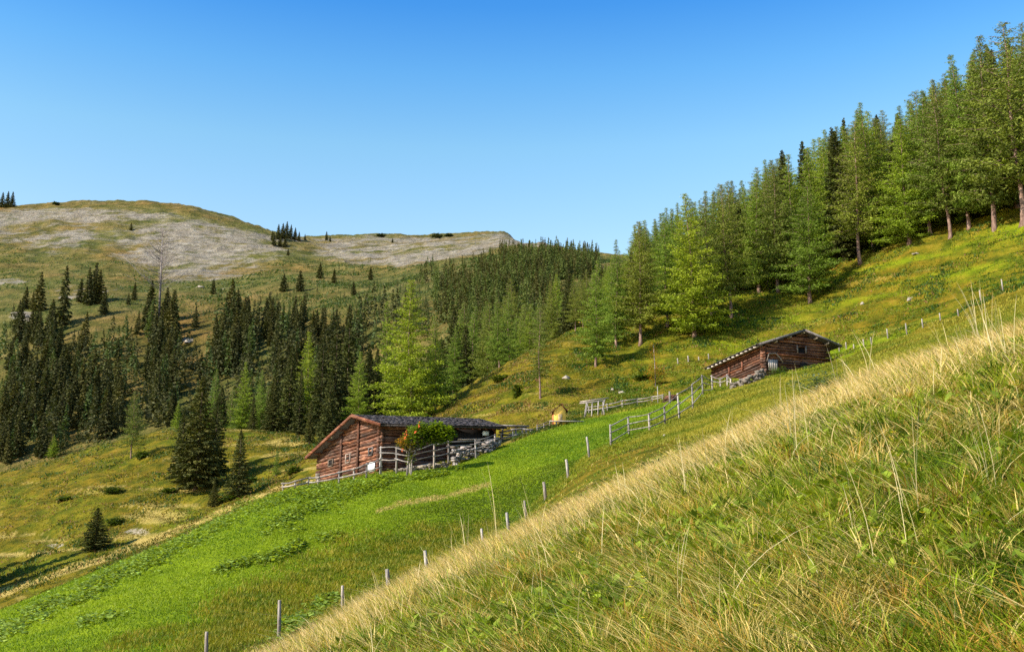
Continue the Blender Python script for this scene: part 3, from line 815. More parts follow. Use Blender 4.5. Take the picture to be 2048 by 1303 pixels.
def cards(P, D, S, K, pal, rs, wid=.36):
    n = len(P); q = rs.randn(n, 3); s = np.cross(D, q); s /= np.linalg.norm(s, axis=1)[:, None] + 1e-6
    L_ = S[:, None]; w = L_ * wid
    V = np.stack([P - D * L_ * .5, P - s * w * .5 + D * L_ * .05, P + D * L_ * .5, P + s * w * .5], 1).reshape(-1, 3)
    t = np.clip(.25 + .5 * K + .35 * (rs.rand(n) - .5), 0, 1)
    col = np.array(pal[0])[None] * (1 - t[:, None]) + np.array(pal[1])[None] * t[:, None]
    col = col * (1 + .3 * (rs.rand(n, 1) - .5))
    return V, np.repeat(col, 4, axis=0)

def crown_spruce(seed, H=16.0, R=2.7, h0=.04, dens=1.0, card=.46, nbr=190, trunk=True):
    rs = np.random.RandomState(seed); rd = random.Random(seed)
    tr = MB(); P = []; D = []; S = []; K = []
    tr.path([(0, 0, -.6), (0, 0, H * .1), (.05, 0, H * .5), (0, 0, H * .985)], [.34 * H / 16, .25 * H / 16, .14 * H / 16, .012], 6)
    for b in range(nbr):
        h = h0 + (1 - h0) * ((b + rd.random()) / nbr); t = (h - h0) / (1 - h0)
        rr = R * (1 - t) ** .88 * rd.uniform(.72, 1.12) * (.7 + .3 * min(1, t / .12)) + .12
        az = b * 2.39996 + rd.uniform(-.3, .3); z = h * H
        dr = -.42 + .55 * t + rd.uniform(-.08, .08)
        dirh = np.array((math.cos(az), math.sin(az), 0)); side = np.array((-math.sin(az), math.cos(az), 0))
        n = int((8 + rr * 26) * dens)
        u = rs.rand(n) ** .7
        base = np.array((0, 0, z))[None] + dirh[None] * (u * rr)[:, None]; base[:, 2] += u * rr * dr + .16 * rr * u * u
        base += side[None] * (rs.randn(n) * .16 * rr * (1.1 - u * .8))[:, None]; base[:, 2] += -np.abs(rs.randn(n)) * .14
        P.append(base)
        dd = dirh[None] * .9 + side[None] * rs.randn(n, 1) * .55 + rs.randn(n, 3) * .22; dd[:, 2] += dr - .25
        D.append(dd / np.linalg.norm(dd, axis=1)[:, None])
        S.append(card * (.6 + .8 * rs.rand(n)) * (1.1 - .5 * t)); K.append(np.full(n, rd.random()))
    return tr, np.vstack(P), np.vstack(D), np.concatenate(S), np.concatenate(K)

LP = [((.070, .115, .008), (.195, .270, .024)), ((.100, .150, .006), (.255, .325, .020)), ((.070, .095, .010), (.185, .220, .028))]
SPAL = ((.022, .032, .006), (.095, .096, .018))
def tree_pair(kind, i):
    rs = np.random.RandomState(100 + i)
    if kind == 'larch':
        cfg = [dict(R=4.3, h0=.15, shape=.95), dict(R=3.9, h0=.08, shape=1.05), dict(R=4.6, h0=.2, dens=.8, shape=.8, nbr=110), dict(R=4.2, h0=.11, dens=1.1, shape=.9), dict(R=4.4, h0=.05, dens=1.2, shape=.95), dict(R=3.3, h0=.25, dens=.6, nbr=100, shape=.7)][i]
        tr, P, D, S, K = crown_larch(11 + i, **cfg); pal = [LP[2], LP[0], LP[2], LP[0], LP[1], LP[2]][i]; wid = .34
    else:
        cfg = [dict(R=3.0), dict(R=2.6, nbr=170), dict(R=3.5, dens=1.2), dict(R=2.7, h0=.1)][i]
        tr, P, D, S, K = crown_spruce(51 + i, **cfg); pal = SPAL; wid = .42
    V, col = cards(P, D, S, K, pal, rs, wid)
    cm = np_mesh('crown', V, np.arange(len(V)), np.full(len(V) // 4, 4), col)
    cm.materials.append(M['larch_leaf'] if kind == 'larch' else M['spruce_leaf'])
    tm = np_mesh('trunk', np.array(tr.v), [k for f in tr.f for k in f], [len(f) for f in tr.f], np.array(tr.c), True)
    tm.materials.append(M['bark'] if kind == 'larch' else M['bark_dark'])
    return tm, cm
LARCH = [tree_pair('larch', i) for i in range(6)]
SPRUCE = [tree_pair('spruce', i) for i in range(4)]

def far_mesh(kind, i):
    """a distant tree: crown and stem in one small mesh"""
    rs = np.random.RandomState(200 + i)
    if kind == 'spruce':
        tr, P, D, S, K = crown_spruce(70 + i, R=[3.1, 2.7, 3.4, 2.8][i], dens=.32, card=1.15, nbr=95); pal = ((.026, .032, .008), (.105, .100, .024)); wid = .5
    else:
        tr, P, D, S, K = crown_larch(80 + i, R=2.8, h0=.08, dens=.34, card=.8, nbr=80); pal = ((.05, .085, .018), (.115, .15, .035)); wid = .45
        t2 = MB(); t2.path([(0, 0, -.6), (0, 0, 4), (0, 0, 17)], [.3, .22, .03], 5); tr = t2
    V, col = cards(P, D, S, K, pal, rs, wid)
    nv = len(tr.v); tv = np.array(tr.v); tf = [k for f in tr.f for k in f]; tt = [len(f) for f in tr.f]
    VV = np.vstack([tv, V]); cc = np.vstack([np.ones((nv, 3)), col]); fl = np.concatenate([np.array(tf), np.arange(len(V)) + nv])
    m = np_mesh('far_tree', VV, fl, np.array(tt + [4] * (len(V) // 4)), cc)
    m.materials.append(M['bark_dark']); m.materials.append(M['spruce_leaf'] if kind == 'spruce' else M['larch_leaf'])
    mi = np.ones(len(tt) + len(V) // 4, dtype=np.int32); mi[:len(tt)] = 0
    m.polygons.foreach_set('material_index', mi)
    return m
FSPR = [far_mesh('spruce', i) for i in range(4)]
FLAR = [far_mesh('larch', i) for i in range(2)]
BASEH = {'larch': 18.0, 'spruce': 16.0}
TREES = []

def tree(kind, p, height, width=1.0, var=0, label=None, group=None, far=False, rz=None):
    nm = {'larch': 'larch_tree', 'spruce': 'spruce_tree'}[kind]
    s = height / BASEH[kind]; rz = random.uniform(0, 6.28) if rz is None else rz
    if far:
        o = bpy.data.objects.new(nm, (FSPR if kind == 'spruce' else FLAR)[var]); C.objects.link(o)
    else:
        o = bpy.data.objects.new(nm, None); C.objects.link(o); o.empty_display_size = .5
        tm, cm = (LARCH if kind == 'larch' else SPRUCE)[var]
        for k, mmesh in (('trunk', tm), ('crown', cm)):
            c = bpy.data.objects.new(k, mmesh); C.objects.link(c); c.parent = o
    o.location = p; o.scale = (s * width, s * width, s); o.rotation_euler = (random.uniform(-.02, .02), random.uniform(-.035, .02), rz)
    tag(o, label, 'tree', group)
    TREES.append(o)
    return o

def tree_px(kind, px, by, ty, width=1.0, var=0, label=None, group=None, Y=None, far=False):
    """base at a picture point (or column + distance), top reaching picture row ty"""
    p = hit(px, by) if Y is None else gpt(px, Y)
    if p is None: print('no ground', px, by); return
    _, _, zt = unproj(px, ty, p.y)
    return tree(kind, p, max(1.0, zt - p.z), width, var, label, group, far)

GL = 'larches along the upper edge of the pasture'
GF = 'trees of the forest rising on the right hillside'
near = [
 ('larch', 2046, 452, 38, 1.0, 2, 'tall larch with reddish trunk at the right edge of the photo', GL),
 ('larch', 1988, 462, 70, .85, 0, 'tall larch second from the right edge, behind the heath slope', GL),
 ('larch', 1937, 458, 105, .85, 3, 'grey green larch between the right edge larch and a thin trunked one', GL),
 ('larch', 1900, 476, 200, .9, 2, 'larch with thin pale leaning trunk and high foliage, right hillside', GL),
 ('larch', 1817, 488, 238, 1.05, 4, 'bright green pointed larch with thick pale trunk above the stone on the heath', GL),
 ('larch', 1862, 470, 180, .9, 3, 'green larch right behind the thick pale trunked larch', GL),
 ('larch', 1719, 527, 240, .95, 2, 'open larch with bare lower branches and a light double trunk', GL),
 ('larch', 1748, 500, 203, .8, 1, 'slender tall larch behind the open larch with bare lower branches', GL),
 ('spruce', 1690, 520, 262, .9, 0, 'olive spruce left of the open larch with bare lower branches', GL),
 ('larch', 1621, 606, 358, 1.15, 3, 'lone larch with short trunk standing forward on the heath above the upper hut', GL),
 ('larch', 1553, 584, 330, 1.0, 0, 'larch with straight grey trunk beside a leaning dead stem', GL),
 ('larch', 1516, 585, 345, 1.0, 1, 'larch behind the leaning dead stem, left of the straight grey trunk', GL),
 ('larch', 1462, 636, 365, .9, 2, 'larch with short brown trunk between the dead stem and the red trunked larch', GL),
 ('larch', 1391, 674, 385, 1.05, 4, 'broad larch with red brown trunk base above the wooden frame', GL),
 ('larch', 1424, 640, 378, .85, 0, 'larch just right of the red brown trunked larch', GL),
 ('larch', 1283, 686, 440, 1.0, 0, 'larch with swept pale trunk base above the orange rowan', GL),
 ('larch', 1335, 652, 420, .9, 3, 'larch between the swept trunk and the red brown trunk', GL),
 ('larch', 1192, 732, 520, .85, 3, 'dark based larch whose branches reach the ground, on the heath spur', GL),
 ('larch', 1232, 690, 478, .85, 1, 'larch behind the one whose branches reach the ground', GL),
 ('larch', 1114, 668, 545, .85, 4, 'light green larch on the crest of the heath spur', GL),
 ('larch', 1079, 796, 612, 1.1, 5, 'thin open larch standing alone on the heath right of the lower hut', GL),
 ('larch', 1026, 716, 556, 1.0, 2, 'larch with pale trunk on the spur edge, left of the lone thin one', GL),
 ('spruce', 1140, 662, 525, .9, 0, 'dark spruce among the light larches on the spur', GL),
 ('larch', 968, 748, 600, 1.0, 1, 'mid green larch on the left flank of the heath spur', GL),
 ('larch', 928, 772, 600, 1.0, 0, 'shaded larch right of the big bright larch', GL),
 ('larch', 998, 735, 590, .8, 3, 'small larch between two larger ones on the spur flank', GL),
]
for (k, px, by, ty, w, v, lb, g) in near: tree_px(k, px, by, ty, w * random.uniform(1.08, 1.32) if px != 1079 else w, v, lb, g)
big = tree_px('larch', 820, 0, 553, 1.28, 4, 'biggest bright yellow green larch right behind the lower hut roof', 'larches behind the lower hut', Y=128)
tree_px('larch', 872, 0, 630, 1.15, 1, 'green larch leaning against the biggest bright larch on its right', 'larches behind the lower hut', Y=132)
tree_px('larch', 906, 0, 648, 1.0, 3, 'shorter larch at the foot of the heath spur, right of the roof ridge', 'larches behind the lower hut', Y=140)
mid = [
 ('larch', 715, 150, 700, .95, 4, 'bright green larch among dark spruces behind the lower hut gable', 'larches behind the lower hut'),
 ('larch', 613, 168, 660, .95, 4, 'tall bright green larch rising over dark spruces left of the lower hut', 'larches behind the lower hut'),
 ('larch', 765, 172, 600, .85, 1, 'larch peeping out left of the biggest bright larch', 'larches behind the lower hut'),
 ('larch', 425, 175, 735, .9, 1, 'light green larch just right behind the big dark spruce', 'larches in the valley stand'),
 ('larch', 482, 178, 722, .9, 4, 'yellow green larch with tall crown between two dark spruce groups', 'larches in the valley stand'),
 ('larch', 520, 172, 738, .85, 3, 'larch with thin pale trunk left of the dark spruce wall', 'larches in the valley stand'),
 ('larch', 350, 178, 800, .9, 4, 'small bright larch behind the left side of the big dark spruce', 'larches in the valley stand'),
 ('spruce', 575, 165, 690, 1.0, 0, 'tall dark spruce left of the tall bright larch', 'dark spruces by the lower hut'),
 ('spruce', 545, 160, 745, 1.0, 2, 'broad dark spruce above the yellow heath patch', 'dark spruces by the lower hut'),
 ('spruce', 596, 152, 738, .9, 1, 'narrow dark spruce in front of the tall bright larch', 'dark spruces by the lower hut'),
 ('spruce', 640, 150, 672, 1.0, 0, 'tall dark spruce right of the tall bright larch', 'dark spruces by the lower hut'),
 ('spruce', 668, 158, 640, .95, 1, 'spruce with the highest tip above the hut gable', 'dark spruces by the lower hut'),
 ('spruce', 690, 162, 632, .95, 3, 'spruce directly behind the gable peak', 'dark spruces by the lower hut'),
 ('spruce', 740, 160, 700, .95, 0, 'dark spruce touching the left of the biggest bright larch', 'dark spruces by the lower hut'),
 ('spruce', 655, 135, 745, .9, 2, 'spruce standing close to the low eave of the lower hut', 'dark spruces by the lower hut'),
 ('spruce', 618, 138, 800, .8, 3, 'small spruce beside the low eave of the lower hut', 'dark spruces by the lower hut'),
 ('spruce', 505, 170, 790, .9, 0, 'short dark spruce between two bright larches left of the hut', 'dark spruces by the lower hut'),
]
for (k, px, Y, ty, w, v, lb, g) in mid: tree_px(k, px, 0, ty, w, v, lb, g, Y=Y)
for (k, px, by, ty, w, v, lb, g) in [
 ('spruce', 392, 978, 752, 1.25, 2, 'biggest dark spruce on the brown heath left of the lower hut', 'dark spruces on the heath'),
 ('spruce', 425, 950, 790, 1.1, 0, 'dark spruce grown into the right side of the biggest one', 'dark spruces on the heath'),
 ('spruce', 360, 965, 815, 1.1, 3, 'dark spruce grown into the left side of the biggest one', 'dark spruces on the heath'),
 ('spruce', 477, 992, 858, 1.35, 1, 'slim spruce right of the biggest dark spruce', 'dark spruces on the heath'),
 ('spruce', 428, 1012, 962, 1.6, 0, 'little spruce at the foot of the slim spruce', 'dark spruces on the heath'),
 ('spruce', 190, 1100, 1014, 1.9, 2, 'young green spruce standing alone in the lower left corner heath', 'dark spruces on the heath'),
 ('larch', 262, 916, 780, 1.0, 2, 'loose larch with bare dark trunk at the brow of the left heath', 'larches in the valley stand'),
 ('larch', 552, 952, 895, 1.0, 1, 'young larch on the yellow heath patch left of the hut', 'larches in the valley stand'),
 ('larch', 105, 915, 868, 1.4, 4, 'small yellowish larch at the brow of the left heath', 'larches in the valley stand'),
]: tree_px(k, px, by, ty, w, v, lb, g)
for (px, Y, h_, lb) in ((-110, 95, 12, 'unseen dark spruce added outside the left edge to cast shade, left one'), (-72, 99, 13, 'unseen dark spruce added outside the left edge to cast shade, middle one'), (-130, 102, 11, 'unseen dark spruce added outside the left edge to cast shade, farthest up the brown slope')):
    tree('spruce', gpt(px, Y), h_, 1.1, 0, lb, 'dark spruces on the heath')  # unseen trees, added to throw shade into the hollow at the left edge

# forest on the right hillside behind the front row
def overlap(p, used, d):
    return any((p.x - q.x) ** 2 + (p.y - q.y) ** 2 < d * d for q in used)
used = [o.location.copy() for o in TREES]
skyline = [(1130, 560), (1190, 520), (1240, 492), (1270, 450), (1320, 425), (1390, 388), (1440, 370), (1500, 348), (1560, 300), (1600, 290), (1650, 262), (1740, 212), (1800, 215), (1870, 158), (1920, 130), (1970, 92), (2060, 50), (2200, -40)]
cnt = 0
for _ in range(5000):
    px = random.uniform(1150, 2110); Y = 146 + 40 * random.random() ** 1.3 - max(0, px - 1700) * .06
    lim = np.interp(px, [1090, 1150, 1330, 1620, 1815, 2048], [142, 146, 146, 146, 139, 127])
    if Y < lim: continue
    p = gpt(px, Y)
    if overlap(p, used, 2.9): continue
    ty = np.interp(px, [s[0] for s in skyline], [s[1] for s in skyline]) + random.choice((random.uniform(0, 25), random.uniform(10, 70)))
    _, _, zt = unproj(px, ty, Y); hmax = zt - p.z
    hh = min(hmax, 27)
    if hh < 7: continue
    k = 'spruce' if random.random() < .12 else 'larch'
    tree(k, p, hh, random.uniform(.95, 1.3), random.choice((0, 1, 3, 4, 2)) if k == 'larch' else random.choice((0, 1, 3)),
         'conifer in the deep rows of the right hillside forest' if k == 'larch' else 'dark spruce mixed into the right hillside forest', GF)
    used.append(p); cnt += 1
    if cnt >= 175: break
print('hillside forest', cnt)
# forest on the valley flank, behind the spur and behind the hut
cnt = 0
for _ in range(900):
    px = random.uniform(540, 1180); Y = random.uniform(165, 250)
    p = gpt(px, Y)
    if overlap(p, used, 3.6): continue
    ty = np.interp(px, [540, 640, 760, 850, 900, 980, 1060, 1180], [780, 720, 690, 600, 600, 590, 580, 540]) + random.uniform(-8, 60)
    _, _, zt = unproj(px, ty, Y); hh = min(zt - p.z, random.uniform(15, 22))
    if hh < 8: continue
    k = 'larch' if random.random() < (.45 if px < 700 else .75) else 'spruce'
    tree(k, p, hh, random.uniform(.9, 1.25), random.choice((0, 1, 3)), 'tree of the mixed wood in the side valley behind the lower hut', 'mixed wood in the side valley')
    used.append(p); cnt += 1
    if cnt >= 105: break
print('valley wood', cnt)
cnt = 0
for _ in range(600):
    px = random.uniform(405, 770); Y = random.uniform(166, 215)
    p = gpt(px, Y)
    if overlap(p, used, 3.4): continue
    ty = np.interp(px, [400, 450, 520, 580, 650, 700, 770], [790, 770, 765, 715, 665, 655, 640]) + random.uniform(-5, 70)
    _, _, zt = unproj(px, ty, Y); hh = min(zt - p.z, 21)
    if hh < 8: continue
    k = 'larch' if random.random() < .5 else 'spruce'
    tree(k, p, hh, random.uniform(.9, 1.2), random.choice((0, 1, 3)), 'conifer of the dark wall of trees left behind the lower hut', 'conifer wall left of the lower hut')
    used.append(p); cnt += 1
    if cnt >= 46: break
print('wall', cnt)

# spruces on the far valley side
cnt = 0
def far_tree(px, by, hpx, w=1.0, kind='spruce', label='', group='', lo=0):
    global cnt
    p = hit(px, by)
    if p is None or p.y < 250: return False
    if overlap(p, used, 2.6): return False
    hh = hpx * 1.12 * p.y / F
    tree(kind, p, hh, w, random.randrange(4) if kind == 'spruce' else random.randrange(2), label, group, far=True)
    used.append(p); cnt += 1; return True
solo = [(78, 622, 74, 1.0, 'tall narrow spruce left of the pale one on the far slope'), (50, 617, 42, 1.3, 'short spruce left of the tall narrow one on the far slope'), (64, 618, 34, 1.2, 'low spruce squeezed between the short and the tall narrow one'),
        (126, 650, 112, .85, 'tall grey green spruce with its trunk free at the base, far slope'), (268, 600, 34, 1.2, 'single spruce left of the dead tree on the far slope'),
        (176, 610, 72, 1.0, 'spruce on the left of the tight group above the shadow'), (186, 604, 76, 1.0, 'highest spruce of the tight group above the shadow'), (198, 606, 64, 1.1, 'spruce on the right of the tight group above the shadow'),
        (160, 604, 46, 1.1, 'smallest spruce of the tight group above the shadow'), (207, 628, 52, 1.0, 'spruce just below the tight group above the shadow'),
        (426, 588, 30, 1.2, 'small spruce between the dead tree and the tall column'), (568, 583, 34, 1.6, 'loose round spruce at the left of the scrub patch on the far slope'), (600, 582, 40, 1.5, 'loose spruce in the scrub patch on the far slope'),
        (640, 556, 30, 1.5, 'spruce right above the scrub patch'), (668, 566, 28, 1.3, 'small spruce above the dense spruce mass'), (741, 560, 26, 1.4, 'small spruce under the pale scree'), (707, 590, 26, 1.6, 'bushy spruce in the open slope under the scree'),
        (256, 868 - 260, 22, 1.2, 'tiny spruce right of the tight group'), (460, 640, 78, 1.1, 'highest spruce of the tall column on the far slope'), (473, 655, 72, 1.1, 'right hand top spruce of the tall column on the far slope')]
for (px, by, hp, w, lb) in solo: far_tree(px, by, hp, w, 'spruce', lb, 'single spruces on the far slope')
# skyline groups
for (px, by, hp) in ((4, 412, 30), (14, 412, 32), (24, 411, 30), (-8, 412, 28), (548, 488, 26), (556, 476, 30), (565, 474, 30), (573, 473, 32), (581, 475, 28), (590, 477, 24), (598, 479, 18), (570, 492, 22), (560, 490, 22), (545, 478, 20), (576, 508, 14), (653, 478, 18), (660, 480, 12), (610, 477, 12), (262, 458, 16), (785, 482, 9)):
    far_tree(px, by + 3, hp, 1.3, 'spruce', 'small dark spruce of the clumps along the mountain ridge', 'spruces on the mountain ridge')
# named stands: (polygon columns/rows box list, count, height range, label)
stands = [
 ([(0, 700, 60, 860), (20, 660, 110, 700)], 18, (46, 72), 'dark spruce of the stand at the left edge of the far slope'),
 ([(110, 690, 230, 800), (60, 720, 130, 780)], 20, (46, 74), 'dark spruce of the stand below the tall grey green spruce'),
 ([(0, 800, 240, 935)], 36, (60, 92), 'dark spruce of the dense wood low on the left'),
 ([(285, 640, 350, 700), (290, 700, 348, 780), (300, 780, 350, 860)], 26, (54, 90), 'dark spruce of the long column under the dead tree'),
 ([(430, 660, 500, 720), (440, 690, 505, 760)], 20, (54, 84), 'dark spruce of the tall column left of centre on the far slope'),
 ([(530, 640, 700, 700), (540, 690, 710, 760)], 38, (40, 66), 'dark spruce of the dense mass above the lower hut'),
 ([(200, 640, 280, 740), (380, 640, 440, 760)], 8, (24, 44), 'lone small spruce in the shaded clearings of the far slope'),
]
for boxes, n, (h0_, h1_), lb in stands:
    got = 0
    for _ in range(n * 12):
        b = random.choice(boxes)
        if far_tree(random.uniform(b[0], b[2]), random.uniform(b[1], b[3]), random.uniform(h0_, h1_), random.uniform(.85, 1.15), 'spruce' if random.random() < .93 else 'larch', lb, 'spruce stands on the far slope'): got += 1
        if got >= n: break
print('far trees', cnt)

# forest mass on the shoulder below the scree: a distant wood, one object
def mass(name, boxes, n, hr, label, larch=.3):
    vs, cs = [], []
    tot = 0
    for _ in range(n):
        poly = random.choices(boxes, [b[4] for b in boxes])[0]
        px = random.uniform(poly[0], poly[2]); py = random.uniform(poly[1], poly[3])
        p = hit(px, py)
        if p is None or p.y < 255: continue
        H = random.uniform(*hr); R = H * random.uniform(.13, .2); isl = random.random() < larch
        pal = ((.045, .075, .018), (.11, .14, .035)) if isl else ((.026, .032, .009), (.095, .092, .024))
        k = 130; t = RS.rand(k); rr = R * (1 - t) ** .85 * (.4 + .6 * RS.rand(k)); az = RS.rand(k) * 6.28
        P = np.stack([p.x + rr * np.cos(az), p.y + rr * np.sin(az), p.z + .4 + t * H], 1)
        D = np.stack([np.cos(az), np.sin(az), -.5 + .6 * t], 1) + RS.randn(k, 3) * .3; D /= np.linalg.norm(D, axis=1)[:, None]
        V, c = cards(P, D, np.full(k, H * .10) * (1.2 - .6 * t), np.full(k, random.random()), pal, RS, .55)
        vs.append(V); cs.append(c)
    V = np.vstack(vs); cc = np.vstack(cs)
    m = np_mesh(name, V, np.arange(len(V)), np.full(len(V) // 4, 4), cc)
    tag(link(name, m, M['spruce_leaf']), label, 'forest', kind='stuff')
mass('distant_forest', [(1000, 512, 1200, 560, 6), (960, 535, 1120, 600, 4.5), (870, 560, 1000, 650, 3.2), (840, 548, 960, 575, .6), (960, 590, 1180, 660, 3)], 1000, (6, 11), 'dark distant wood on the shoulder below the pale scree', .5)
mass('valley_forest', [(0, 790, 235, 930, 5), (0, 700, 230, 800, 2.2), (540, 660, 720, 780, 4), (290, 690, 350, 860, 1.6), (435, 640, 505, 760, 1.6), (195, 700, 290, 880, 1.6), (340, 730, 440, 860, 1.4), (0, 650, 120, 720, .8), (500, 620, 560, 700, .9), (700, 620, 860, 700, 1.2), (420, 750, 570, 870, 2.2)], 500, (6, 17), 'dense dark wood filling the far side of the valley', .25)
mass('slope_scrub', [(780, 560, 1000, 620, 4), (560, 565, 780, 640, 2), (620, 520, 800, 560, .6), (700, 600, 860, 680, 3)], 420, (1.5, 4), 'low scrub and young conifers on the slope below the scree', .6)

# ------------------------------------------------------------------ lower hut
def rcol(lo=.7, hi=1.35, warm=.12):
    v = random.uniform(lo, hi); w = random.uniform(-warm, warm)
    return (v * (1 + w), v, v * (1 - w))

class Frame:
    """a hut's own axes: t along the gable, s along the ridge, z up, with the lean the old timber has taken"""
    def __init__(s_, C0, g, l, kt=0.0, ks=0.0): s_.C0 = Vector(C0); s_.g = Vector(g); s_.l = Vector(l); s_.kt = kt; s_.ks = ks
    def P(s_, t, s, z): 
        p = s_.C0 + s_.g * t + s_.l * s
        return Vector((p.x, p.y, z + s_.kt * t + s_.ks * s))
    def slab(s_, mb, t0, t1, s0, s1, z0, z1, col=(1, 1, 1)):
        mb.hexa([s_.P(t0, s0, z0), s_.P(t1, s0, z0), s_.P(t1, s1, z0), s_.P(t0, s1, z0), s_.P(t0, s0, z1), s_.P(t1, s0, z1), s_.P(t1, s1, z1), s_.P(t0, s1, z1)], col)

def log_run(mb, fr, a, b, r, n=9):
    """a slightly crooked log made of a few lengths"""
    a = Vector(a); b = Vector(b); L_ = (b - a).length; k = max(2, int(L_ / 1.6)); pts = []; rad = []
    for i in range(k + 1):
        p = a.lerp(b, i / k)
        pts.append(p + Vector((random.gauss(0, .012), random.gauss(0, .012), random.gauss(0, .03)))); rad.append(r * random.uniform(.88, 1.08))
    mb.path(pts, rad, n, rcol(.45, 1.6, .16))

def roof_shingles(mb, fr, t0, z0, t1, z1, s0, s1, rows, thick=.05, cols=26):
    """courses of shingles from the eave (t0) to the ridge (t1)"""
    for i in range(rows):
        a = i / rows; b = min(1, (i + 1.35) / rows)
        ta, tb = t0 + (t1 - t0) * a, t0 + (t1 - t0) * b; za, zb = z0 + (z1 - z0) * a, z0 + (z1 - z0) * b
        x = s0; w = (s1 - s0) / cols
        while x < s1 - 1e-3:
            x2 = min(s1, x + w * random.uniform(.6, 1.4)); lift = random.uniform(0, .035); dt = random.uniform(-.05, .05) * (1 if t1 > t0 else -1)
            c = rcol(.6, 1.5, .05)
            q = [fr.P(ta + dt, x, za + .03 + lift), fr.P(ta + dt, x2, za + .03 + lift), fr.P(tb, x2, zb - .0 + .0), fr.P(tb, x, zb)]
            q2 = [p + Vector((0, 0, thick)) for p in q]
            mb.hexa(q + q2, c); x = x2

ZC = 1075.0
th = math.radians(43.5)
A1 = hit(760, 944)
fy = 79.5
cx = (760 - 1024) / F * (fy * cP + 5.5 * sP)
f1 = Frame((cx, fy, 0), (-math.sin(th), math.cos(th), 0), (math.cos(th), math.sin(th), 0), -.10, .055)
# measured heights in the hut's own frame
def zl_(px, py, t, s):
    q = f1.P(t, s, 0); _, _, z = unproj(px, py, q.y); return z - q.z
T_R = 2.85; T_L = 9.3
Z_RIDGE = zl_(705, 829, T_R, -.7); Z_ER = zl_(761, 848, -.9, -.7); Z_EL = zl_(618, 914, T_L, -.7)
print('hut1', f1.C0, Z_RIDGE, Z_ER, Z_EL)
W1, L1 = 8.5, 12.0
def roofz(t): return Z_ER + (Z_RIDGE - Z_ER) * (t + .9) / (T_R + .9) if t < T_R else Z_RIDGE + (Z_EL - Z_RIDGE) * (t - T_R) / (T_L - T_R)
hut = empty('log_hut', (f1.C0.x, f1.C0.y, gz(f1.C0.x, f1.C0.y)))
hut_inv = Vector(hut.location)
tag(hut, 'large log hut with grey shingle roof and red brown gable at the meadow edge', 'hut')
def put(mb, name, mat, par, root, smooth=False):
    o = mb.build(name, mat, par, smooth)
    V = np.empty(len(o.data.vertices) * 3, dtype=np.float32); o.data.vertices.foreach_get('co', V)
    V = V.reshape(-1, 3) - np.array(root, dtype=np.float32); o.data.vertices.foreach_set('co', V.ravel()); o.data.update()
    return o
def child(mb, name, mat, par, smooth=False):
    """link world-space geometry under a parent that stands away from the origin"""
    off = Vector((0, 0, 0)); q = par
    while q is not None: off += q.location; q = q.parent
    return put(mb, name, mat, par, off, smooth)

zb = 3.6                                                       # foot of the walls, below the ground
mb = MB()
core = MB()
for (t0, t1) in ((0.12, T_R), (T_R, W1 - .12)):
    a = [f1.P(t0, .1, zb - .6), f1.P(t1, .1, zb - .6), f1.P(t1, L1, zb - .6), f1.P(t0, L1, zb - .6), f1.P(t0, .1, roofz(t0) - .12), f1.P(t1, .1, roofz(t1) - .12), f1.P(t1, L1, roofz(t1) - .12), f1.P(t0, L1, roofz(t0) - .12)]
    core.hexa(a)
child(core, 'inner_wall', M['log_dark_or_shaded'], hut)
z = zb; k = 0
while z < Z_RIDGE - .25:
    r = random.uniform(.125, .155)
    # extent of the log under the roof line
    tl = next((t for t in np.arange(-.25, W1 + .3, .05) if roofz(t) - .2 > z), None)
    tr_ = next((t for t in np.arange(W1 + .25, -.3, -.05) if roofz(t) - .2 > z), None)
    if tl is not None and tr_ is not None and tr_ - tl > .4:
        cuts = [tl, 2.75, 5.1, tr_]
        for a, b in zip(cuts[:-1], cuts[1:]):
            a2, b2 = max(a, tl), min(b, tr_)
            if b2 - a2 > .15: log_run(mb, f1, f1.P(a2, 0 + random.gauss(0, .02), z), f1.P(b2, random.gauss(0, .02), z), r)
    z += r * 1.86
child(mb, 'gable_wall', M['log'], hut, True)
mb = MB(); z = zb
while z < roofz(0) - .1:
    r = random.uniform(.125, .155)
    log_run(mb, f1, f1.P(0, -.28, z), f1.P(0, L1, z), r); z += r * 1.86
child(mb, 'long_wall', M['log_dark_or_shaded'], hut, True)  # darker logs: the shade on this wall is put into its colour
mb = MB()
for t in (2.75, 5.1):
    f1.slab(mb, t - .10, t + .10, -.24, -.13, zb, roofz(t) - .45, rcol(.6, .8))
child(mb, 'wall_timber', M['log_dark_or_shaded'], hut)
# roof deck and shingles
roof = MB()
for (ta, za, tb2, zb2) in ((-.9, Z_ER, T_R, Z_RIDGE), (T_L, Z_EL, T_R, Z_RIDGE)):
    q = [f1.P(ta, -.7, za - .14), f1.P(ta, L1 + .6, za - .14), f1.P(tb2, L1 + .6, zb2 - .14), f1.P(tb2, -.7, zb2 - .14)]
    roof.hexa(q + [p + Vector((0, 0, .14)) for p in q], (.7, .7, .7))
roof_shingles(roof, f1, -1.0, Z_ER, T_R, Z_RIDGE, -.75, L1 + .65, 13, .03, 60)
roof_shingles(roof, f1, T_L + .1, Z_EL, T_R, Z_RIDGE, -.75, L1 + .65, 14, .03, 50)
ro = child(roof, 'roof', M['shingle'], hut)
mb = MB()
for (ta, za, tb2, zb2) in ((-1.0, Z_ER, T_R, Z_RIDGE), (T_L + .1, Z_EL, T_R, Z_RIDGE)):
    q = [f1.P(ta, -.84, za - .20), f1.P(ta, -.76, za - .20), f1.P(tb2, -.76, zb2 - .20), f1.P(tb2, -.84, zb2 - .20)]
    mb.hexa(q + [p + Vector((0, 0, .27)) for p in q], (1.1, .85, .7))
child(mb, 'barge_board', M['log'], ro)
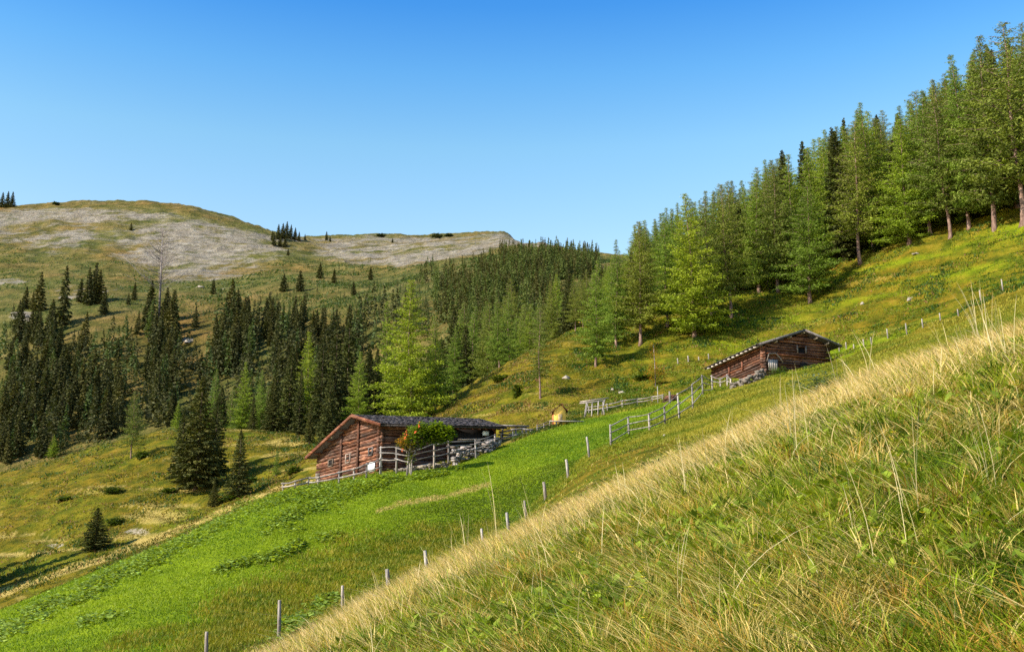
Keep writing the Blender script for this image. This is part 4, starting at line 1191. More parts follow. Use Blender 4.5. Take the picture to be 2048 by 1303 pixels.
for t in (-.55, .9, T_R, 4.6, 6.3, 8.2):
    mb = MB(); mb.tube(f1.P(t, -.66, roofz(t) - .27), f1.P(t, 1.2, roofz(t) - .27), .085, n=7, col=(.9, .8, .7)); child(mb, 'purlin', M['log_dark_or_shaded'], ro)
for i in range(16):
    s = .2 + i * .78
    mb = MB(); q = f1.P(-.85, s, Z_ER - .21); mb.tube(q, f1.P(.2, s, Z_ER + .38 - .21), .06, n=6, col=(1.6, 1.5, 1.4)); child(mb, 'rafter', M['log_dark_or_shaded'], ro)
# windows
def window(fr, t, z, w, h, par, s=-.16, frame=(1.2, 1.2, 1.2)):
    mb = MB()
    for (a, b, c, d_) in ((t - w / 2 - .07, t - w / 2, z - h / 2 - .07, z + h / 2 + .07), (t + w / 2, t + w / 2 + .07, z - h / 2 - .07, z + h / 2 + .07), (t - w / 2, t + w / 2, z + h / 2, z + h / 2 + .07), (t - w / 2, t + w / 2, z - h / 2 - .07, z - h / 2)):
        fr.slab(mb, a, b, s - .06, s + .1, c, d_, frame)
    w_ = child(mb, 'window', M['grey_wood'], par)
    mb = MB(); fr.slab(mb, t - w / 2, t + w / 2, s + .02, s + .06, z - h / 2, z + h / 2); child(mb, 'pane', M['void_shade'], w_)
def tz(px, py, s=-.16):
    """gable coordinates of a picture point on the hut's gable plane"""
    best = min(np.arange(-1, 10.5, .05), key=lambda t: abs(px_of(f1.P(t, s, 6.5))[0] - px))
    q = f1.P(best, s, 0); _, _, z = unproj(px, py, q.y); return best, z - q.z
for (px, py, w, h, c) in ((696, 916, .5, .6, (.95, .85, .78)), (741, 902, .42, .5, (.5, .5, .52)), (661, 925, .55, .45, (.45, .4, .35))):
    t, z = tz(px, py); window(f1, t, z, w, h, hut, frame=c)
t, z = tz(669, 873); mb = MB(); q = f1.P(t, -.55, z)
for i in range(4):
    a0 = math.pi * i / 4 - math.pi / 2; a1 = math.pi * (i + 1) / 4 - math.pi / 2
    mb.tube(q + Vector((0, 0, math.sin(a0) * .13)), q + Vector((0, 0, math.sin(a1) * .13)), max(.02, math.cos(a0) * .13), max(.02, math.cos(a1) * .13), 8)
mb.tube(q + Vector((0, 0, .1)), q + Vector((0, 0, .3)), .025, n=5)
child(mb, 'outdoor_lamp', M['white'], hut)
# stone corner pier and footing under the low eave
mb = MB()
for i in range(9):
    q = f1.P(8.4 + random.uniform(-.05, .05), .05, 4.2 + i * .22); mb.box(q, (.55 * random.uniform(.85, 1.1), .5, .21), th + random.uniform(-.1, .1), rcol(.8, 1.1, .02))
child(mb, 'stone_pier', M['stone'], hut)
# open porch part of the long wall: near-black sheet painting the shade of the recess, beam, notice board
mb = MB(); f1.slab(mb, -.19, -.15, 6.6, 11.7, Z_ER - 1.5, Z_ER - .1); child(mb, 'opening_shade', M['void_shade'], hut)
mb = MB(); mb.tube(f1.P(-.32, 7.6, Z_ER - .98), f1.P(-.32, 11.6, Z_ER - .9), .07, n=7, col=(1.5, 1.3, 1.1)); child(mb, 'porch_rail', M['grey_wood'], hut)
mb = MB(); f1.slab(mb, -.36, -.32, 10.3, 11.0, Z_ER - .62, Z_ER - .25); child(mb, 'notice_board', M['white'], hut)
for s in (6.5, 11.75):
    mb = MB(); mb.tube(f1.P(-.30, s, 4.2), f1.P(-.30, s, Z_ER + .1), .09, n=7, col=(.9, .75, .6)); child(mb, 'porch_post', M['log'], hut)

# ------------------------------------------------------------------ fences by picture points
def post_at(px, by, ty, r=.06, lean=0.0, name='fence_post', lab=None, grp=None, par=None, Y=None, mat='grey_wood', top=None, col=None):
    p = hit(px, by) if Y is None else gpt(px, Y)
    _, _, zt = unproj(px, ty, p.y); h = zt - p.z
    mb = MB(); c = col or rcol(.6, 1.1, .04)
    mb.path([p - Vector((0, 0, .3)), p + Vector((lean * h * .5, 0, h * .5)), p + Vector((lean * h, 0, h * .97)), p + Vector((lean * h * 1.03, 0, h))], [r, r * .97, r * .9, r * .72], 8, c)
    if par is None:
        o = mb.build(name, M[mat], None, False, origin=p); tag(o, lab, 'fence post', grp)
    else: o = child(mb, name, M[mat], par)
    return p, zt, o
def fence(posts, rails, label, name='rail_fence', r=.06, rr=.045, group=None):
    """posts: (px, base row, top row[, Y]); rails: lists of height fractions; one thing with posts and rails"""
    p0 = hit(posts[0][0], posts[0][1]) if len(posts[0]) < 4 else gpt(posts[0][0], posts[0][3])
    root = empty(name, p0); tag(root, label, 'fence', group)
    info = []
    for q in posts:
        p, zt, o = post_at(q[0], q[1], q[2], r, random.uniform(-.06, .0), 'post', par=root, Y=q[3] if len(q) > 3 else None)
        info.append((p, zt))
    for fr_ in rails:
        for i in range(len(info) - 1):
            (a, za), (b, zb_) = info[i], info[i + 1]
            A = Vector((a.x, a.y - r * .9, a.z + (za - a.z) * (fr_ + random.uniform(-.04, .04)))); B = Vector((b.x, b.y - r * .9, b.z + (zb_ - b.z) * (fr_ + random.uniform(-.04, .04))))
            d_ = (B - A).normalized(); m_ = (A + B) / 2 + Vector((0, 0, random.uniform(-.06, .02)))
            mb = MB(); mb.path([A - d_ * .18, m_, B + d_ * .18], [rr, rr * .9, rr * .8], 6, rcol(.4, .85, .04)); child(mb, 'rail', M['grey_wood'], root)
    return root
fence([(762, 948, 892), (793, 946, 893), (820, 946, 900), (868, 938, 886), (897, 932, 880), (952, 916, 879), (990, 898, 868)], (.95, .74, .52), 'grey post and rail fence in front of the lower hut long wall', r=.075)
fence([(566, 981, 964), (590, 977, 960), (617, 972, 953), (636, 971, 952), (678, 965, 942), (708, 960, 935), (733, 955, 925), (760, 950, 915)], (.9, .45), 'low pale plank fence along the foot of the lower hut gable', r=.06, rr=.06)
fence([(1002, 884, 862), (1026, 878, 858), (1045, 872, 856), (1062, 868, 858)], (.95, .35), 'short wooden rack fence right of the lower hut', r=.07, rr=.09)
fence([(1075, 863, 849), (1088, 858, 846), (1100, 854, 841)], (.95, .6, .25), 'small pale three rail gate left of the yellow hut', r=.05)
F2 = [(1222, 893, 848), (1258, 868, 833), (1299, 862, 826), (1330, 848, 812), (1359, 838, 786), (1386, 818, 768), (1406, 790, 750), (1425, 782, 762)]
fence(F2, (.96, .60, .22), 'three rail wooden fence climbing from the pasture to the upper hut', r=.07, rr=.042)
fence([(1178, 828, 812), (1215, 824, 806), (1245, 816, 800), (1275, 810, 796), (1305, 804, 792), (1325, 800, 788)], (.9, .5), 'low crooked grey fence between the wooden frame and the upper hut', r=.05, rr=.06)
fence([(1425, 776, 750), (1441, 774, 756), (1455, 772, 748), (1462, 772, 757)], (.9, .5), 'short fence of split posts at the low corner of the upper hut', r=.07, rr=.05)
# single posts
pl = [(412, 1318, 1262, .055, 'nearest dark fence post, cut by the bottom edge of the photo'), (558, 1277, 1199, .06, 'tall grey fence post, second along the crest from the bottom'), (685, 1222, 1170, .06, 'grey fence post with straw at its foot, third from the bottom'),
      (778, 1178, 1137, .09, 'thick pale fence post, fourth from the bottom'), (855, 1150, 1100, .075, 'pale fence post, fifth from the bottom'), (967, 1092, 1056, .06, 'fence post mostly hidden by crest grass, sixth from the bottom'),
      (1018, 1064, 1024, .07, 'fence post half hidden by crest grass, seventh from the bottom'), (1053, 1036, 1000, .06, 'slim dark fence post, eighth from the bottom'), (1092, 999, 963, .09, 'thick light fence post, ninth from the bottom'),
      (1137, 953, 918, .085, 'leaning light fence post, tenth from the bottom'), (1179, 913, 873, .075, 'white grey fence post alone in the green meadow below the rail fence')]
for (px, by, ty, r, lb) in pl: post_at(px, by, ty, r, -.12 if px > 700 else -.03, lab=lb, grp='fence posts along the crest')
for i, (px, by, ty) in enumerate([(1356, 727, 716), (1377, 723, 711), (1398, 722, 713), (1418, 721, 707), (1679, 702, 686), (1693, 697, 684), (1708, 696, 688), (1728, 692, 678), (1743, 688, 674), (1776, 676, 657), (1814, 668, 646), (1846, 655, 637), (1881, 640, 626), (1917, 632, 618), (1962, 602, 580), (2006, 580, 558)]):
    post_at(px, by, ty, .075, -.05, lab='short pale fence post in the thin line below the heath at the upper hut', grp='fence posts below the heath')
post_at(1316, 806, 772, .045, 0, lab='tall thin pale pole behind the climbing rail fence', grp=None)
post_at(1340, 806, 782, .10, 0, name='thick_post', lab='stout pale post where rail fence and log pile meet', grp=None)

# ------------------------------------------------------------------ firewood and stones
def heap(name, path, n, size, mat, label, cat, part, dens=1):
    """many pieces stacked along a path of picture points: (px, base row, top row)"""
    a = hit(path[0][0], path[0][1]); root = empty(name, a); tag(root, label, cat)
    for i in range(n):
        k = random.random() * (len(path) - 1); j = int(k); f = k - j
        px = path[j][0] * (1 - f) + path[j + 1][0] * f; by = path[j][1] * (1 - f) + path[j + 1][1] * f; ty = path[j][2] * (1 - f) + path[j + 1][2] * f
        p = hit(px, by)
        if p is None: continue
        hh = (by - ty) * p.y / F * random.random()
        s = size * random.uniform(.6, 1.3)
        mb = MB()
        if part == 'log':
            an = random.gauss(-.9, .25); d_ = Vector((math.cos(an), math.sin(an), random.gauss(0, .05))) * s * 1.6
            c = Vector((p.x, p.y, p.z + hh)); mb.tube(c - d_, c + d_, s * .42, s * .38, 7, rcol(.3, .95, .08))
        else:
            c = Vector((p.x, p.y, p.z + hh * .9)); base = len(mb.v)
            mb.box(c, (s * random.uniform(.9, 1.6), s, s * random.uniform(.5, .8)), random.uniform(0, 3), rcol(.8, 1.4, .03), (random.uniform(-.2, .2), random.uniform(-.2, .2)))
        child(mb, part, M[mat], root)
    return root
heap('firewood_stack', [(905, 930, 892), (940, 916, 888), (975, 904, 880), (998, 894, 874)], 110, .20, 'grey_wood', 'stack of split firewood in front of the lower hut porch', 'firewood', 'log')
heap('dry_stone_wall', [(1462, 778, 766), (1490, 772, 754), (1515, 764, 740), (1530, 752, 734)], 80, .26, 'stone', 'rough dry stone wall below the upper hut', 'wall', 'stone')
heap('stone_bank', [(790, 944, 936), (840, 940, 930), (900, 934, 922)], 60, .20, 'stone', 'low bank of pale stones under the fence by the lower hut', 'wall', 'stone')
heap('log_pile', [(1328, 804, 793), (1350, 800, 789)], 26, .26, 'log', 'small heap of reddish logs behind the climbing fence', 'log pile', 'log')

# ------------------------------------------------------------------ upper hut
al = math.radians(25); fy2 = 101.5
zg = unproj(1525, 700, fy2)[2]
f2 = Frame(((1526 - 1024) / F * (fy2 * cP + zg * sP), fy2, 0), (math.cos(al), math.sin(al), 0), (-math.sin(al), math.cos(al), 0), 0, -.12)
def z2(px, py, t, s): q = f2.P(t, s, 0); return unproj(px, py, q.y)[2] - q.z
T2 = 5.0; Z2R = z2(1605, 660, T2, -.5); Z2L = z2(1522, 688, -.7, -.5); Z2E = z2(1676, 692, 9.6, -.5); W2, L2_ = 8.3, 8.4
def rz2(t): return Z2L + (Z2R - Z2L) * (t + .7) / (T2 + .7) if t < T2 else Z2R + (Z2E - Z2R) * (t - T2) / (9.6 - T2)
hut2 = empty('log_barn', (f2.C0.x, f2.C0.y, gz(f2.C0.x, f2.C0.y)))
tag(hut2, 'smaller dark log barn high on the slope with an open gable hatch', 'barn')
print('hut2', f2.C0, Z2R, Z2L, Z2E, gz(f2.C0.x, f2.C0.y))
zb = z2(1526, 745, 0, 0) - 1.2
core = MB()
for (t0, t1) in ((.12, T2), (T2, W2 - .12)):
    core.hexa([f2.P(t0, .1, zb - 1), f2.P(t1, .1, zb - 1), f2.P(t1, L2_, zb - 1), f2.P(t0, L2_, zb - 1), f2.P(t0, .1, rz2(t0) - .12), f2.P(t1, .1, rz2(t1) - .12), f2.P(t1, L2_, rz2(t1) - .12), f2.P(t0, L2_, rz2(t0) - .12)])
child(core, 'inner_wall', M['void_shade'], hut2)
HT, HZ = 4.85, z2(1592, 699, 4.6, 0)                             # hatch
mb = MB(); z = zb
while z < Z2R - .25:
    r = random.uniform(.12, .16)
    tl = next((t for t in np.arange(-.3, 9, .05) if rz2(t) - .2 > z), None); tr_ = next((t for t in np.arange(8.6, -.3, -.05) if rz2(t) - .2 > z), None)
    if tl is not None and tr_ is not None and tr_ - tl > .4:
        if abs(z - HZ) < .36:
            parts = [(tl, min(HT - .55, tr_)), (HT + .55, tr_)]
        else: parts = [(tl, tr_)]
        for a, b in parts:
            if b - a > .15: log_run(mb, f2, f2.P(a, random.gauss(0, .03), z), f2.P(b, random.gauss(0, .03), z), r)
    z += r * 2.05
child(mb, 'gable_wall', M['log'], hut2, True)
mb = MB(); z = zb
while z < rz2(0) - .1:
    r = random.uniform(.12, .16); log_run(mb, f2, f2.P(0, -.35, z), f2.P(0, L2_ + .3, z), r); z += r * 2.1
child(mb, 'long_wall', M['log_dark_or_shaded'], hut2, True)
roof = MB()
for (ta, za, tb2, zb2) in ((-.8, Z2L, T2, Z2R), (9.6, Z2E, T2, Z2R)):
    q = [f2.P(ta, -.55, za - .10), f2.P(ta, L2_ + .5, za - .10), f2.P(tb2, L2_ + .5, zb2 - .10), f2.P(tb2, -.55, zb2 - .10)]
    roof.hexa(q + [p + Vector((0, 0, .10)) for p in q], (.7, .7, .7))
roof_shingles(roof, f2, -.95, Z2L, T2, Z2R, -.6, L2_ + .55, 12, .035, 36); roof_shingles(roof, f2, 9.75, Z2E, T2, Z2R, -.6, L2_ + .55, 12, .035, 36)
ro2 = child(roof, 'roof', M['shingle'], hut2)
mb = MB()
for (ta, za, tb2, zb2) in ((-.9, Z2L, T2, Z2R), (9.75, Z2E, T2, Z2R)):
    q = [f2.P(ta, -.70, za - .16), f2.P(ta, -.62, za - .16), f2.P(tb2, -.62, zb2 - .16), f2.P(tb2, -.70, zb2 - .16)]
    mb.hexa(q + [p + Vector((0, 0, .24)) for p in q], (.42, .42, .45))
child(mb, 'barge_board', M['grey_wood'], ro2)
for i in range(12):
    s = .2 + i * .72; mb = MB(); mb.tube(f2.P(-.98, s, Z2L - .17), f2.P(.15, s, Z2L + .33 - .19), .085, n=7, col=(1.5, 1.45, 1.4)); child(mb, 'rafter', M['grey_wood'], ro2)
for t in (1.4, 3.2, T2, 6.6, 8.1):
    mb = MB(); mb.tube(f2.P(t, -.58, rz2(t) - .24), f2.P(t, .8, rz2(t) - .24), .09, n=7, col=(1.2, 1.1, 1.0)); child(mb, 'purlin', M['grey_wood'], ro2)
mb = MB()
for (a, b, c_, d_) in ((HT - .62, HT - .50, HZ - .4, HZ + .4), (HT + .5, HT + .62, HZ - .4, HZ + .4)): f2.slab(mb, a, b, -.2, -.02, c_, d_, (.6, .55, .5))
hf = child(mb, 'hatch_frame', M['grey_wood'], hut2)
mb = MB(); mb.tube(f2.P(-.1, -.22, HZ - .72), f2.P(8.3, -.22, HZ - .80), .10, n=7, col=(1.3, 1.0, .8)); child(mb, 'cross_beam', M['log'], hut2)
# weathered plank door and bent brace at the corner
mb = MB()
for i in range(5): f2.slab(mb, .35 + i * .24, .57 + i * .24, -.30, -.24, HZ - 2.5, HZ - 1.35 - .04 * (i % 2), rcol(.8, 1.3, .02))
child(mb, 'plank_door', M['grey_wood'], hut2)
mb = MB(); mb.path([f2.P(.1, -.35, HZ - 1.6), f2.P(.4, -.4, HZ - .85), f2.P(1.2, -.45, HZ - .75), f2.P(1.8, -.5, HZ - 1.3), f2.P(2.0, -.55, HZ - 1.7)], [.05, .06, .05, .045, .03], 6, (.9, .85, .8))
child(mb, 'bent_brace', M['grey_wood'], hut2)
mb = MB()
f2.slab(mb, 4.5, 5.3, -.24, -.17, HZ - 2.0, HZ - 1.4); child(mb, 'low_opening_shade', M['void_shade'], hut2)  # flat slab on the logs; its near-black colour paints the hole's shade
for s in (3.2, 5.4):
    mb = MB(); mb.tube(f2.P(-.2, s, HZ - 1.6), f2.P(-.2, s, HZ - .7), .09, n=7, col=(1.6, 1.3, 1.2)); child(mb, 'wall_stud', M['log'], hut2)

# ------------------------------------------------------------------ yellow hut, wooden frame, white board
def local_boxes(name, items, loc, rz, label, cat):
    root = empty(name, loc, rz); tag(root, label, cat)
    for nm, mat, fn in items:
        mb = MB(); fn(mb); mb.build(nm, M[mat], root)
    return root
p = hit(1119, 851) 
def yw(mb):
    w, d_, h, rdg = 1.05, 1.2, 1.15, 1.65
    for y in (-d_, d_):
        pass
    v = [(-w / 2, -d_ / 2, -.4), (w / 2, -d_ / 2, -.4), (w / 2, -d_ / 2, h), (.12, -d_ / 2, rdg), (-w / 2, -d_ / 2, h), (-w / 2, d_ / 2, -.4), (w / 2, d_ / 2, -.4), (w / 2, d_ / 2, h), (.12, d_ / 2, rdg), (-w / 2, d_ / 2, h)]
    mb.add(v, [(0, 1, 2, 3, 4), (9, 8, 7, 6, 5), (1, 0, 5, 6), (2, 1, 6, 7), (0, 4, 9, 5)])
def yr(mb):
    for sx, (a, b) in ((-1, ((-.75, .95), (.12, 1.70))), (1, ((.12, 1.70), (.72, 1.02)))):
        mb.hexa([(a[0], -.75, a[1]), (b[0], -.75, b[1]), (b[0], .75, b[1]), (a[0], .75, a[1]), (a[0], -.75, a[1] + .07), (b[0], -.75, b[1] + .07), (b[0], .75, b[1] + .07), (a[0], .75, a[1] + .07)], (.8, .6, .5))
def ys(mb):
    for x in (-.54,):
        mb.hexa([(x - .02, -.58, -.3), (x + .02, -.58, -.3), (x + .02, .58, -.3), (x - .02, .58, -.3), (x - .02, -.58, 1.0), (x + .02, -.58, 1.0), (x + .02, .58, 1.0), (x - .02, .58, 1.0)], (3.0, 2.2, 1.2))
def yd(mb): mb.box((.02, -.64, .42), (.36, .05, .8), 0, (1.0, .85, .5))
def yp(mb):
    mb.box((.5, -1.15, .12), (3.0, .5, .08)); mb.box((-.4, -1.15, -.2), (.12, .12, .6)); mb.box((1.6, -1.15, -.2), (.12, .12, .6))
local_boxes('wooden_playhouse', [('wall', 'yellow', yw), ('side_wall', 'log', ys), ('roof', 'log', yr), ('door', 'grey_wood', yd), ('platform', 'grey_wood', yp)], (p.x, p.y + .9, p.z + .25), .1, 'tiny yellow wooden house with tilted roof between lower hut and wooden frame', 'playhouse')
p = hit(1190, 832)
def fr_top(mb): mb.path([(-1.35, 0, 1.35), (0, -.05, 1.55), (1.35, 0, 1.75)], [.06, .065, .055], 7, (.85, .8, .75)); mb.path([(-1.3, .8, 1.3), (1.2, .8, 1.6)], [.07, .07], 7, (1.1, 1.05, 1))
def leg_fn(x0, x1, y=0, z1=1.5): return lambda mb: mb.path([(x0, y, -.4), (x1, y, z1)], [.06, .05], 7, rcol(.6, .95, .03))
local_boxes('climbing_frame', [('top_beam', 'grey_wood', fr_top), ('leg', 'grey_wood', leg_fn(-1.05, -.75, 0, 1.42)), ('leg', 'grey_wood', leg_fn(.25, .35, 0, 1.6)), ('leg', 'grey_wood', leg_fn(.55, .95, 0, 1.68)), ('leg', 'grey_wood', leg_fn(-.2, -.1, .8, 1.42)), ('leg', 'grey_wood', leg_fn(1.1, .9, .8, 1.55)), ('leg', 'grey_wood', leg_fn(-.9, -.5, .8, 1.4))],
            (p.x, p.y, p.z), .1, 'open frame of leaning grey poles standing beside the low crooked fence', 'pole frame')
p = hit(1027, 876)
def tb(mb): mb.box((0, 0, 1.02), (2.6, .9, .10), 0, (.8, .8, .8))
def tl1(x): return lambda mb: mb.path([(x, 0, -.6), (x, 0, .96)], [.09, .08], 7, (.8, .75, .7))
def tb2_(mb): mb.box((.1, .1, .25), (2.8, .7, .08), 0, (.7, .7, .7))
local_boxes('wooden_shelter', [('top', 'grey_wood', tb), ('post', 'grey_wood', tl1(-1.0)), ('post', 'grey_wood', tl1(.2)), ('post', 'grey_wood', tl1(1.15)), ('shelf', 'grey_wood', tb2_)], (p.x, p.y + .6, p.z + .1), .3, 'grey plank shelf shelter just right of the lower hut', 'shelter')
t, z = tz(744, 933, -1.0)
mb = MB(); f1.slab(mb, t - .42, t + .42, -1.05, -1.0, z - .36, z + .36)
o = mb.build('white_board', M['white']); tag(o, 'blank white board leaning at the lower hut gable corner', 'board')

# ------------------------------------------------------------------ rowans, bushes, rocks, dead trees
def shrub_cloud(center, rad, n, size, pal, rs):
    d_ = rs.randn(n, 3); d_ /= np.linalg.norm(d_, axis=1)[:, None]; r = rs.rand(n) ** .45
    lump = 1 + .28 * np.sin(d_[:, 0] * 5 + center[0]) * np.cos(d_[:, 2] * 6 + center[1])
    P = np.array(center)[None] + d_ * (r * lump)[:, None] * np.array(rad)[None]
    t = rs.rand(n)[:, None]; col = np.array(pal[0])[None] * (1 - t) + np.array(pal[1])[None] * t
    return P, size * (.6 + .8 * rs.rand(n)), col
def leafy(name, base, clouds, trunk, label, cat, seed, berries=None, mat='leaf', part='crown'):
    rs = np.random.RandomState(seed); root = empty(name, base); tag(root, label, cat)
    P, S, K = zip(*[shrub_cloud(c, r, n, s, pal, rs) for (c, r, n, s, pal) in clouds])
    P = np.vstack(P); S = np.concatenate(S); K = np.vstack(K)
    m = leaf_cards(part, P, S, K, .2, 1.8); link(part, m, M[mat], root)
    if trunk:
        mb = MB()
        for pts, rr in trunk: mb.path(pts, rr, 6)
        mb.build('trunk', M['grey_bark'], root)
    if berries:
        for c in berries:
            mb = MB()
            for _ in range(9):
                q = Vector(c) + Vector((random.gauss(0, .04), random.gauss(0, .04), random.gauss(0, .08))); mb.box(q, (.055, .055, .055), random.random())
            mb.build('berry_cluster', M['berry'], root)
    return root
GR = ((.060, .11, .008), (.20, .28, .035)); OR = ((.20, .16, .03), (.55, .26, .05))
p = hit(818, 950); k = p.y / F
def L3(px, py, dy=0): return ((px - 818) * k, dy, (950 - py) * k * 1.02)
leafy('rowan_tree', p, [(L3(835, 872, .2), (1.0, .9, .9), 1100, .26, GR), (L3(815, 890, 0), (.7, .6, .6), 420, .2, ((.10, .14, .02), (.35, .24, .05))), (L3(875, 868, .5), (1.15, .9, .75), 1700, .27, ((.075, .14, .006), (.26, .34, .03))), (L3(855, 860, .4), (1.1, .9, .5), 700, .22, GR), (L3(806, 884, 0), (.5, .4, .5), 220, .18, OR), (L3(820, 915, 0), (.4, .4, .7), 220, .18, ((.06, .12, .02), (.2, .2, .04)))],
      [([(-.15, 0, -.2), (-.05, 0, 1.2), (.1, 0, 2.4), (.5, .2, 3.2)], [.10, .08, .06, .02]), ([(.15, 0, -.2), (.2, 0, 1.2), (.8, .3, 2.5), (1.9, .5, 3.1)], [.09, .07, .05, .02]), ([(.02, 0, 1.0), (-.4, 0, 2.2)], [.05, .02])],
      'rowan with orange berry clusters and leafy green crown before the lower hut', 'tree', 3,
      [L3(810, 878, -.5), L3(812, 871, -.55), L3(831, 868, -.6), L3(838, 855, -.45), L3(806, 902, -.4)])
p = hit(1311, 772); k = p.y / F
def L4(px, py, dy=0): return ((px - 1311) * k, dy, (772 - py) * k)
leafy('rowan_tree', p, [(L4(1312, 745), (1.3, .9, 1.3), 420, .22, OR), (L4(1308, 705), (.6, .6, 1.4), 160, .2, OR), (L4(1318, 750), (1.2, .9, .9), 300, .22, ((.08, .12, .02), (.2, .22, .04)))],
      [([(0, 0, -.2), (0, 0, 2), (-.1, 0, 4.6)], [.07, .05, .015])], 'thin orange leaved rowan on the heath left of the upper hut', 'tree', 4)
p = hit(1640, 782)
leafy('juniper_bush', p, [((0, 0, .35), (1.5, 1.0, .6), 900, .16, ((.07, .11, .07), (.20, .26, .17))), ((1.2, .3, .3), (.9, .7, .4), 350, .16, ((.07, .11, .06), (.18, .25, .13)))], None, 'grey green juniper bush on the crest below the upper hut', 'bush', 5)
p = hit(1560, 752)
leafy('nettle_clump', p, [((0, 0, .3), (1.1, .6, .6), 600, .16, ((.05, .10, .02), (.13, .22, .05)))], None, 'leafy green clump at the corner of the upper hut', 'plant', 6)
for (px, py, w, h_, lb) in ((1288, 757, 22, 6, 'low green bush on the heath below the orange rowan'), (1002, 760, 22, 8, 'dark flat bush on the spur above the hut roof'), (1035, 792, 10, 20, 'small dark bush left of the lone thin larch'), (815, 470, 10, 5, ''), (455, 1000, 22, 9, 'low rusty bush beside the slim spruce'), (340, 985, 16, 7, 'flat dark bush left of the biggest dark spruce'), (130, 1000, 14, 5, 'small dark bush in the middle of the left heath'), (225, 985, 20, 9, 'dark bush cushion on the brown heath'), (285, 915, 14, 8, 'small dark bush at the brow of the left heath'), (230, 1048, 18, 10, 'reddish dark bush beside the young spruce'), (505, 965, 16, 7, 'dark bush right of the slim spruce'), (588, 945, 16, 9, 'round green bush left of the hut fence'), (1590, 585, 26, 14, 'dense green bush under the lone forward larch'), (1760, 500, 24, 16, 'dense green bush beside the thick pale trunk')):
    if not lb: continue
    p = hit(px, py); k = p.y / F
    leafy('shrub', p, [((0, 0, h_ * k * .4), (w * k, w * k * .7, h_ * k), 500, .10 + .0022 * p.y, ((.03, .06, .012), (.09, .13, .025)))], None, lb, 'bush', int(px))
def far_bush(px, py, w, h_, lb, grp=None):
    p = hit(px, py); k = p.y / F; rs = np.random.RandomState(int(px))
    P, S, K = shrub_cloud((0, 0, h_ * k * .3), (w * k, w * k, h_ * k), 500, 1.6, ((.02, .032, .012), (.06, .075, .025)), rs)
    m = leaf_cards('dwarf_pine', P, S, K, .3, 1.6); o = link('dwarf_pine', m, M['spruce_leaf'], None, p); tag(o, lb, 'bush', grp)
far_bush(762, 474, 11, 5, 'dark dwarf pine patch on the scree ridge, left one'); far_bush(874, 476, 13, 7, 'dark dwarf pine patch on the middle of the scree ridge'); far_bush(898, 473, 9, 4, 'small dwarf pine patch right of the middle one on the ridge')
far_bush(112, 409, 6, 3, 'tiny dark dwarf pine on the left skyline')

def rock(px, py, w, h_, lb, grp='pale stones on the heath'):
    p = hit(px, py); k = p.y / F; mb = MB(); rs = np.random.RandomState(int(px * 7 + py))
    n = 9; rings = []
    for j, (zz, rr) in enumerate(((-.3, .9), (0, 1), (.45, .85), (.85, .5), (1.0, .12))):
        for i in range(n):
            a = 6.283 * i / n; r = rr * (1 + .8 * (rs.rand() - .5)); rings.append((math.cos(a) * r * w * k, math.sin(a) * r * w * k * .8, (zz * (.55 + .6 * math.sin(a * 1.5 + px) ** 2) + .25 * (rs.rand() - .5)) * h_ * k))
    fs = [(j * n + i, j * n + (i + 1) % n, (j + 1) * n + (i + 1) % n, (j + 1) * n + i) for j in range(4) for i in range(n)] + [tuple(range(4 * n, 5 * n))]
    mb.add(rings, fs); o = mb.build('boulder', M['rock'], None, False, loc=p); tag(o, lb, 'rock', grp)
for (px, py, w, h_, lb) in ((1832, 508, 8, 3, 'flat pale stone below the thick pale larch trunk'), (1818, 600, 4, 6, 'small upright pale stone in the middle of the right heath'), (1725, 608, 4, 5, 'grey stone on the heath above the upper hut roof'), 
                            (1132, 757, 7, 7, 'pinkish boulder on the heath spur beside the tree shadow'), (1329, 872, 5, 4, 'white stone in the olive pasture below the climbing fence'), (1765, 727, 4, 3, 'white stone in the grass right of the upper hut'), (1243, 785, 6, 4, 'pale rock in the scar above the low crooked fence'), (1225, 780, 5, 4, 'pale rock left in the scar above the low crooked fence'),
                            (50, 634, 12, 5, 'pale rock outcrop at the left on the far slope'), (376, 684, 8, 7, 'pale rock in the shaded clearing of the far slope'), (912, 930, 9, 5, 'flat grey slab by the firewood stack'), (400, 575, 9, 4, 'white rocks under the limestone patches')):
    rock(px, py, w, h_, lb)
def dead_tree(px, by, ty, lb, spread=1.0, seed=1, lean=0, nb_=60, grp=None, r0=.3):
    p = hit(px, by); rd = random.Random(seed); _, _, zt = unproj(px, ty, p.y); H = zt - p.z
    mb = MB(); mb.path([(0, 0, -1), (lean * H * .5, 0, H * .5), (lean * H, 0, H)], [r0, r0 * .7, .04], 6)
    root = empty('dead_tree', p); tag(root, lb, 'tree', grp); mb.build('trunk', M['grey_bark'], root)
    mb = MB()
    for i in range(nb_):
        t = .3 + .65 * rd.random(); az = rd.random() * 6.28; L_ = spread * H * .22 * (1.2 - t) * rd.uniform(.5, 1.2)
        a = Vector((lean * H * t, 0, H * t)); b = a + Vector((math.cos(az) * L_, math.sin(az) * L_, L_ * rd.uniform(.1, .9))); mb.path([a, (a + b) / 2 + Vector((0, 0, -.1 * L_)), b], [r0 * .22, r0 * .14, r0 * .05], 3)
        for j in range(2):
            c = a.lerp(b, rd.uniform(.4, .9)); mb.path([c, c + Vector((rd.gauss(0, .4), rd.gauss(0, .4), rd.uniform(.2, .8))) * L_ * .4], [r0 * .10, r0 * .03], 3)
    mb.build('branches', M['grey_bark'], root)
dead_tree(318, 640, 452, 'bare dead conifer sticking up before the far limestone slope', 1.7, 2, -.03, 120, None, .6)
p = hit(1541, 578); mb = MB()
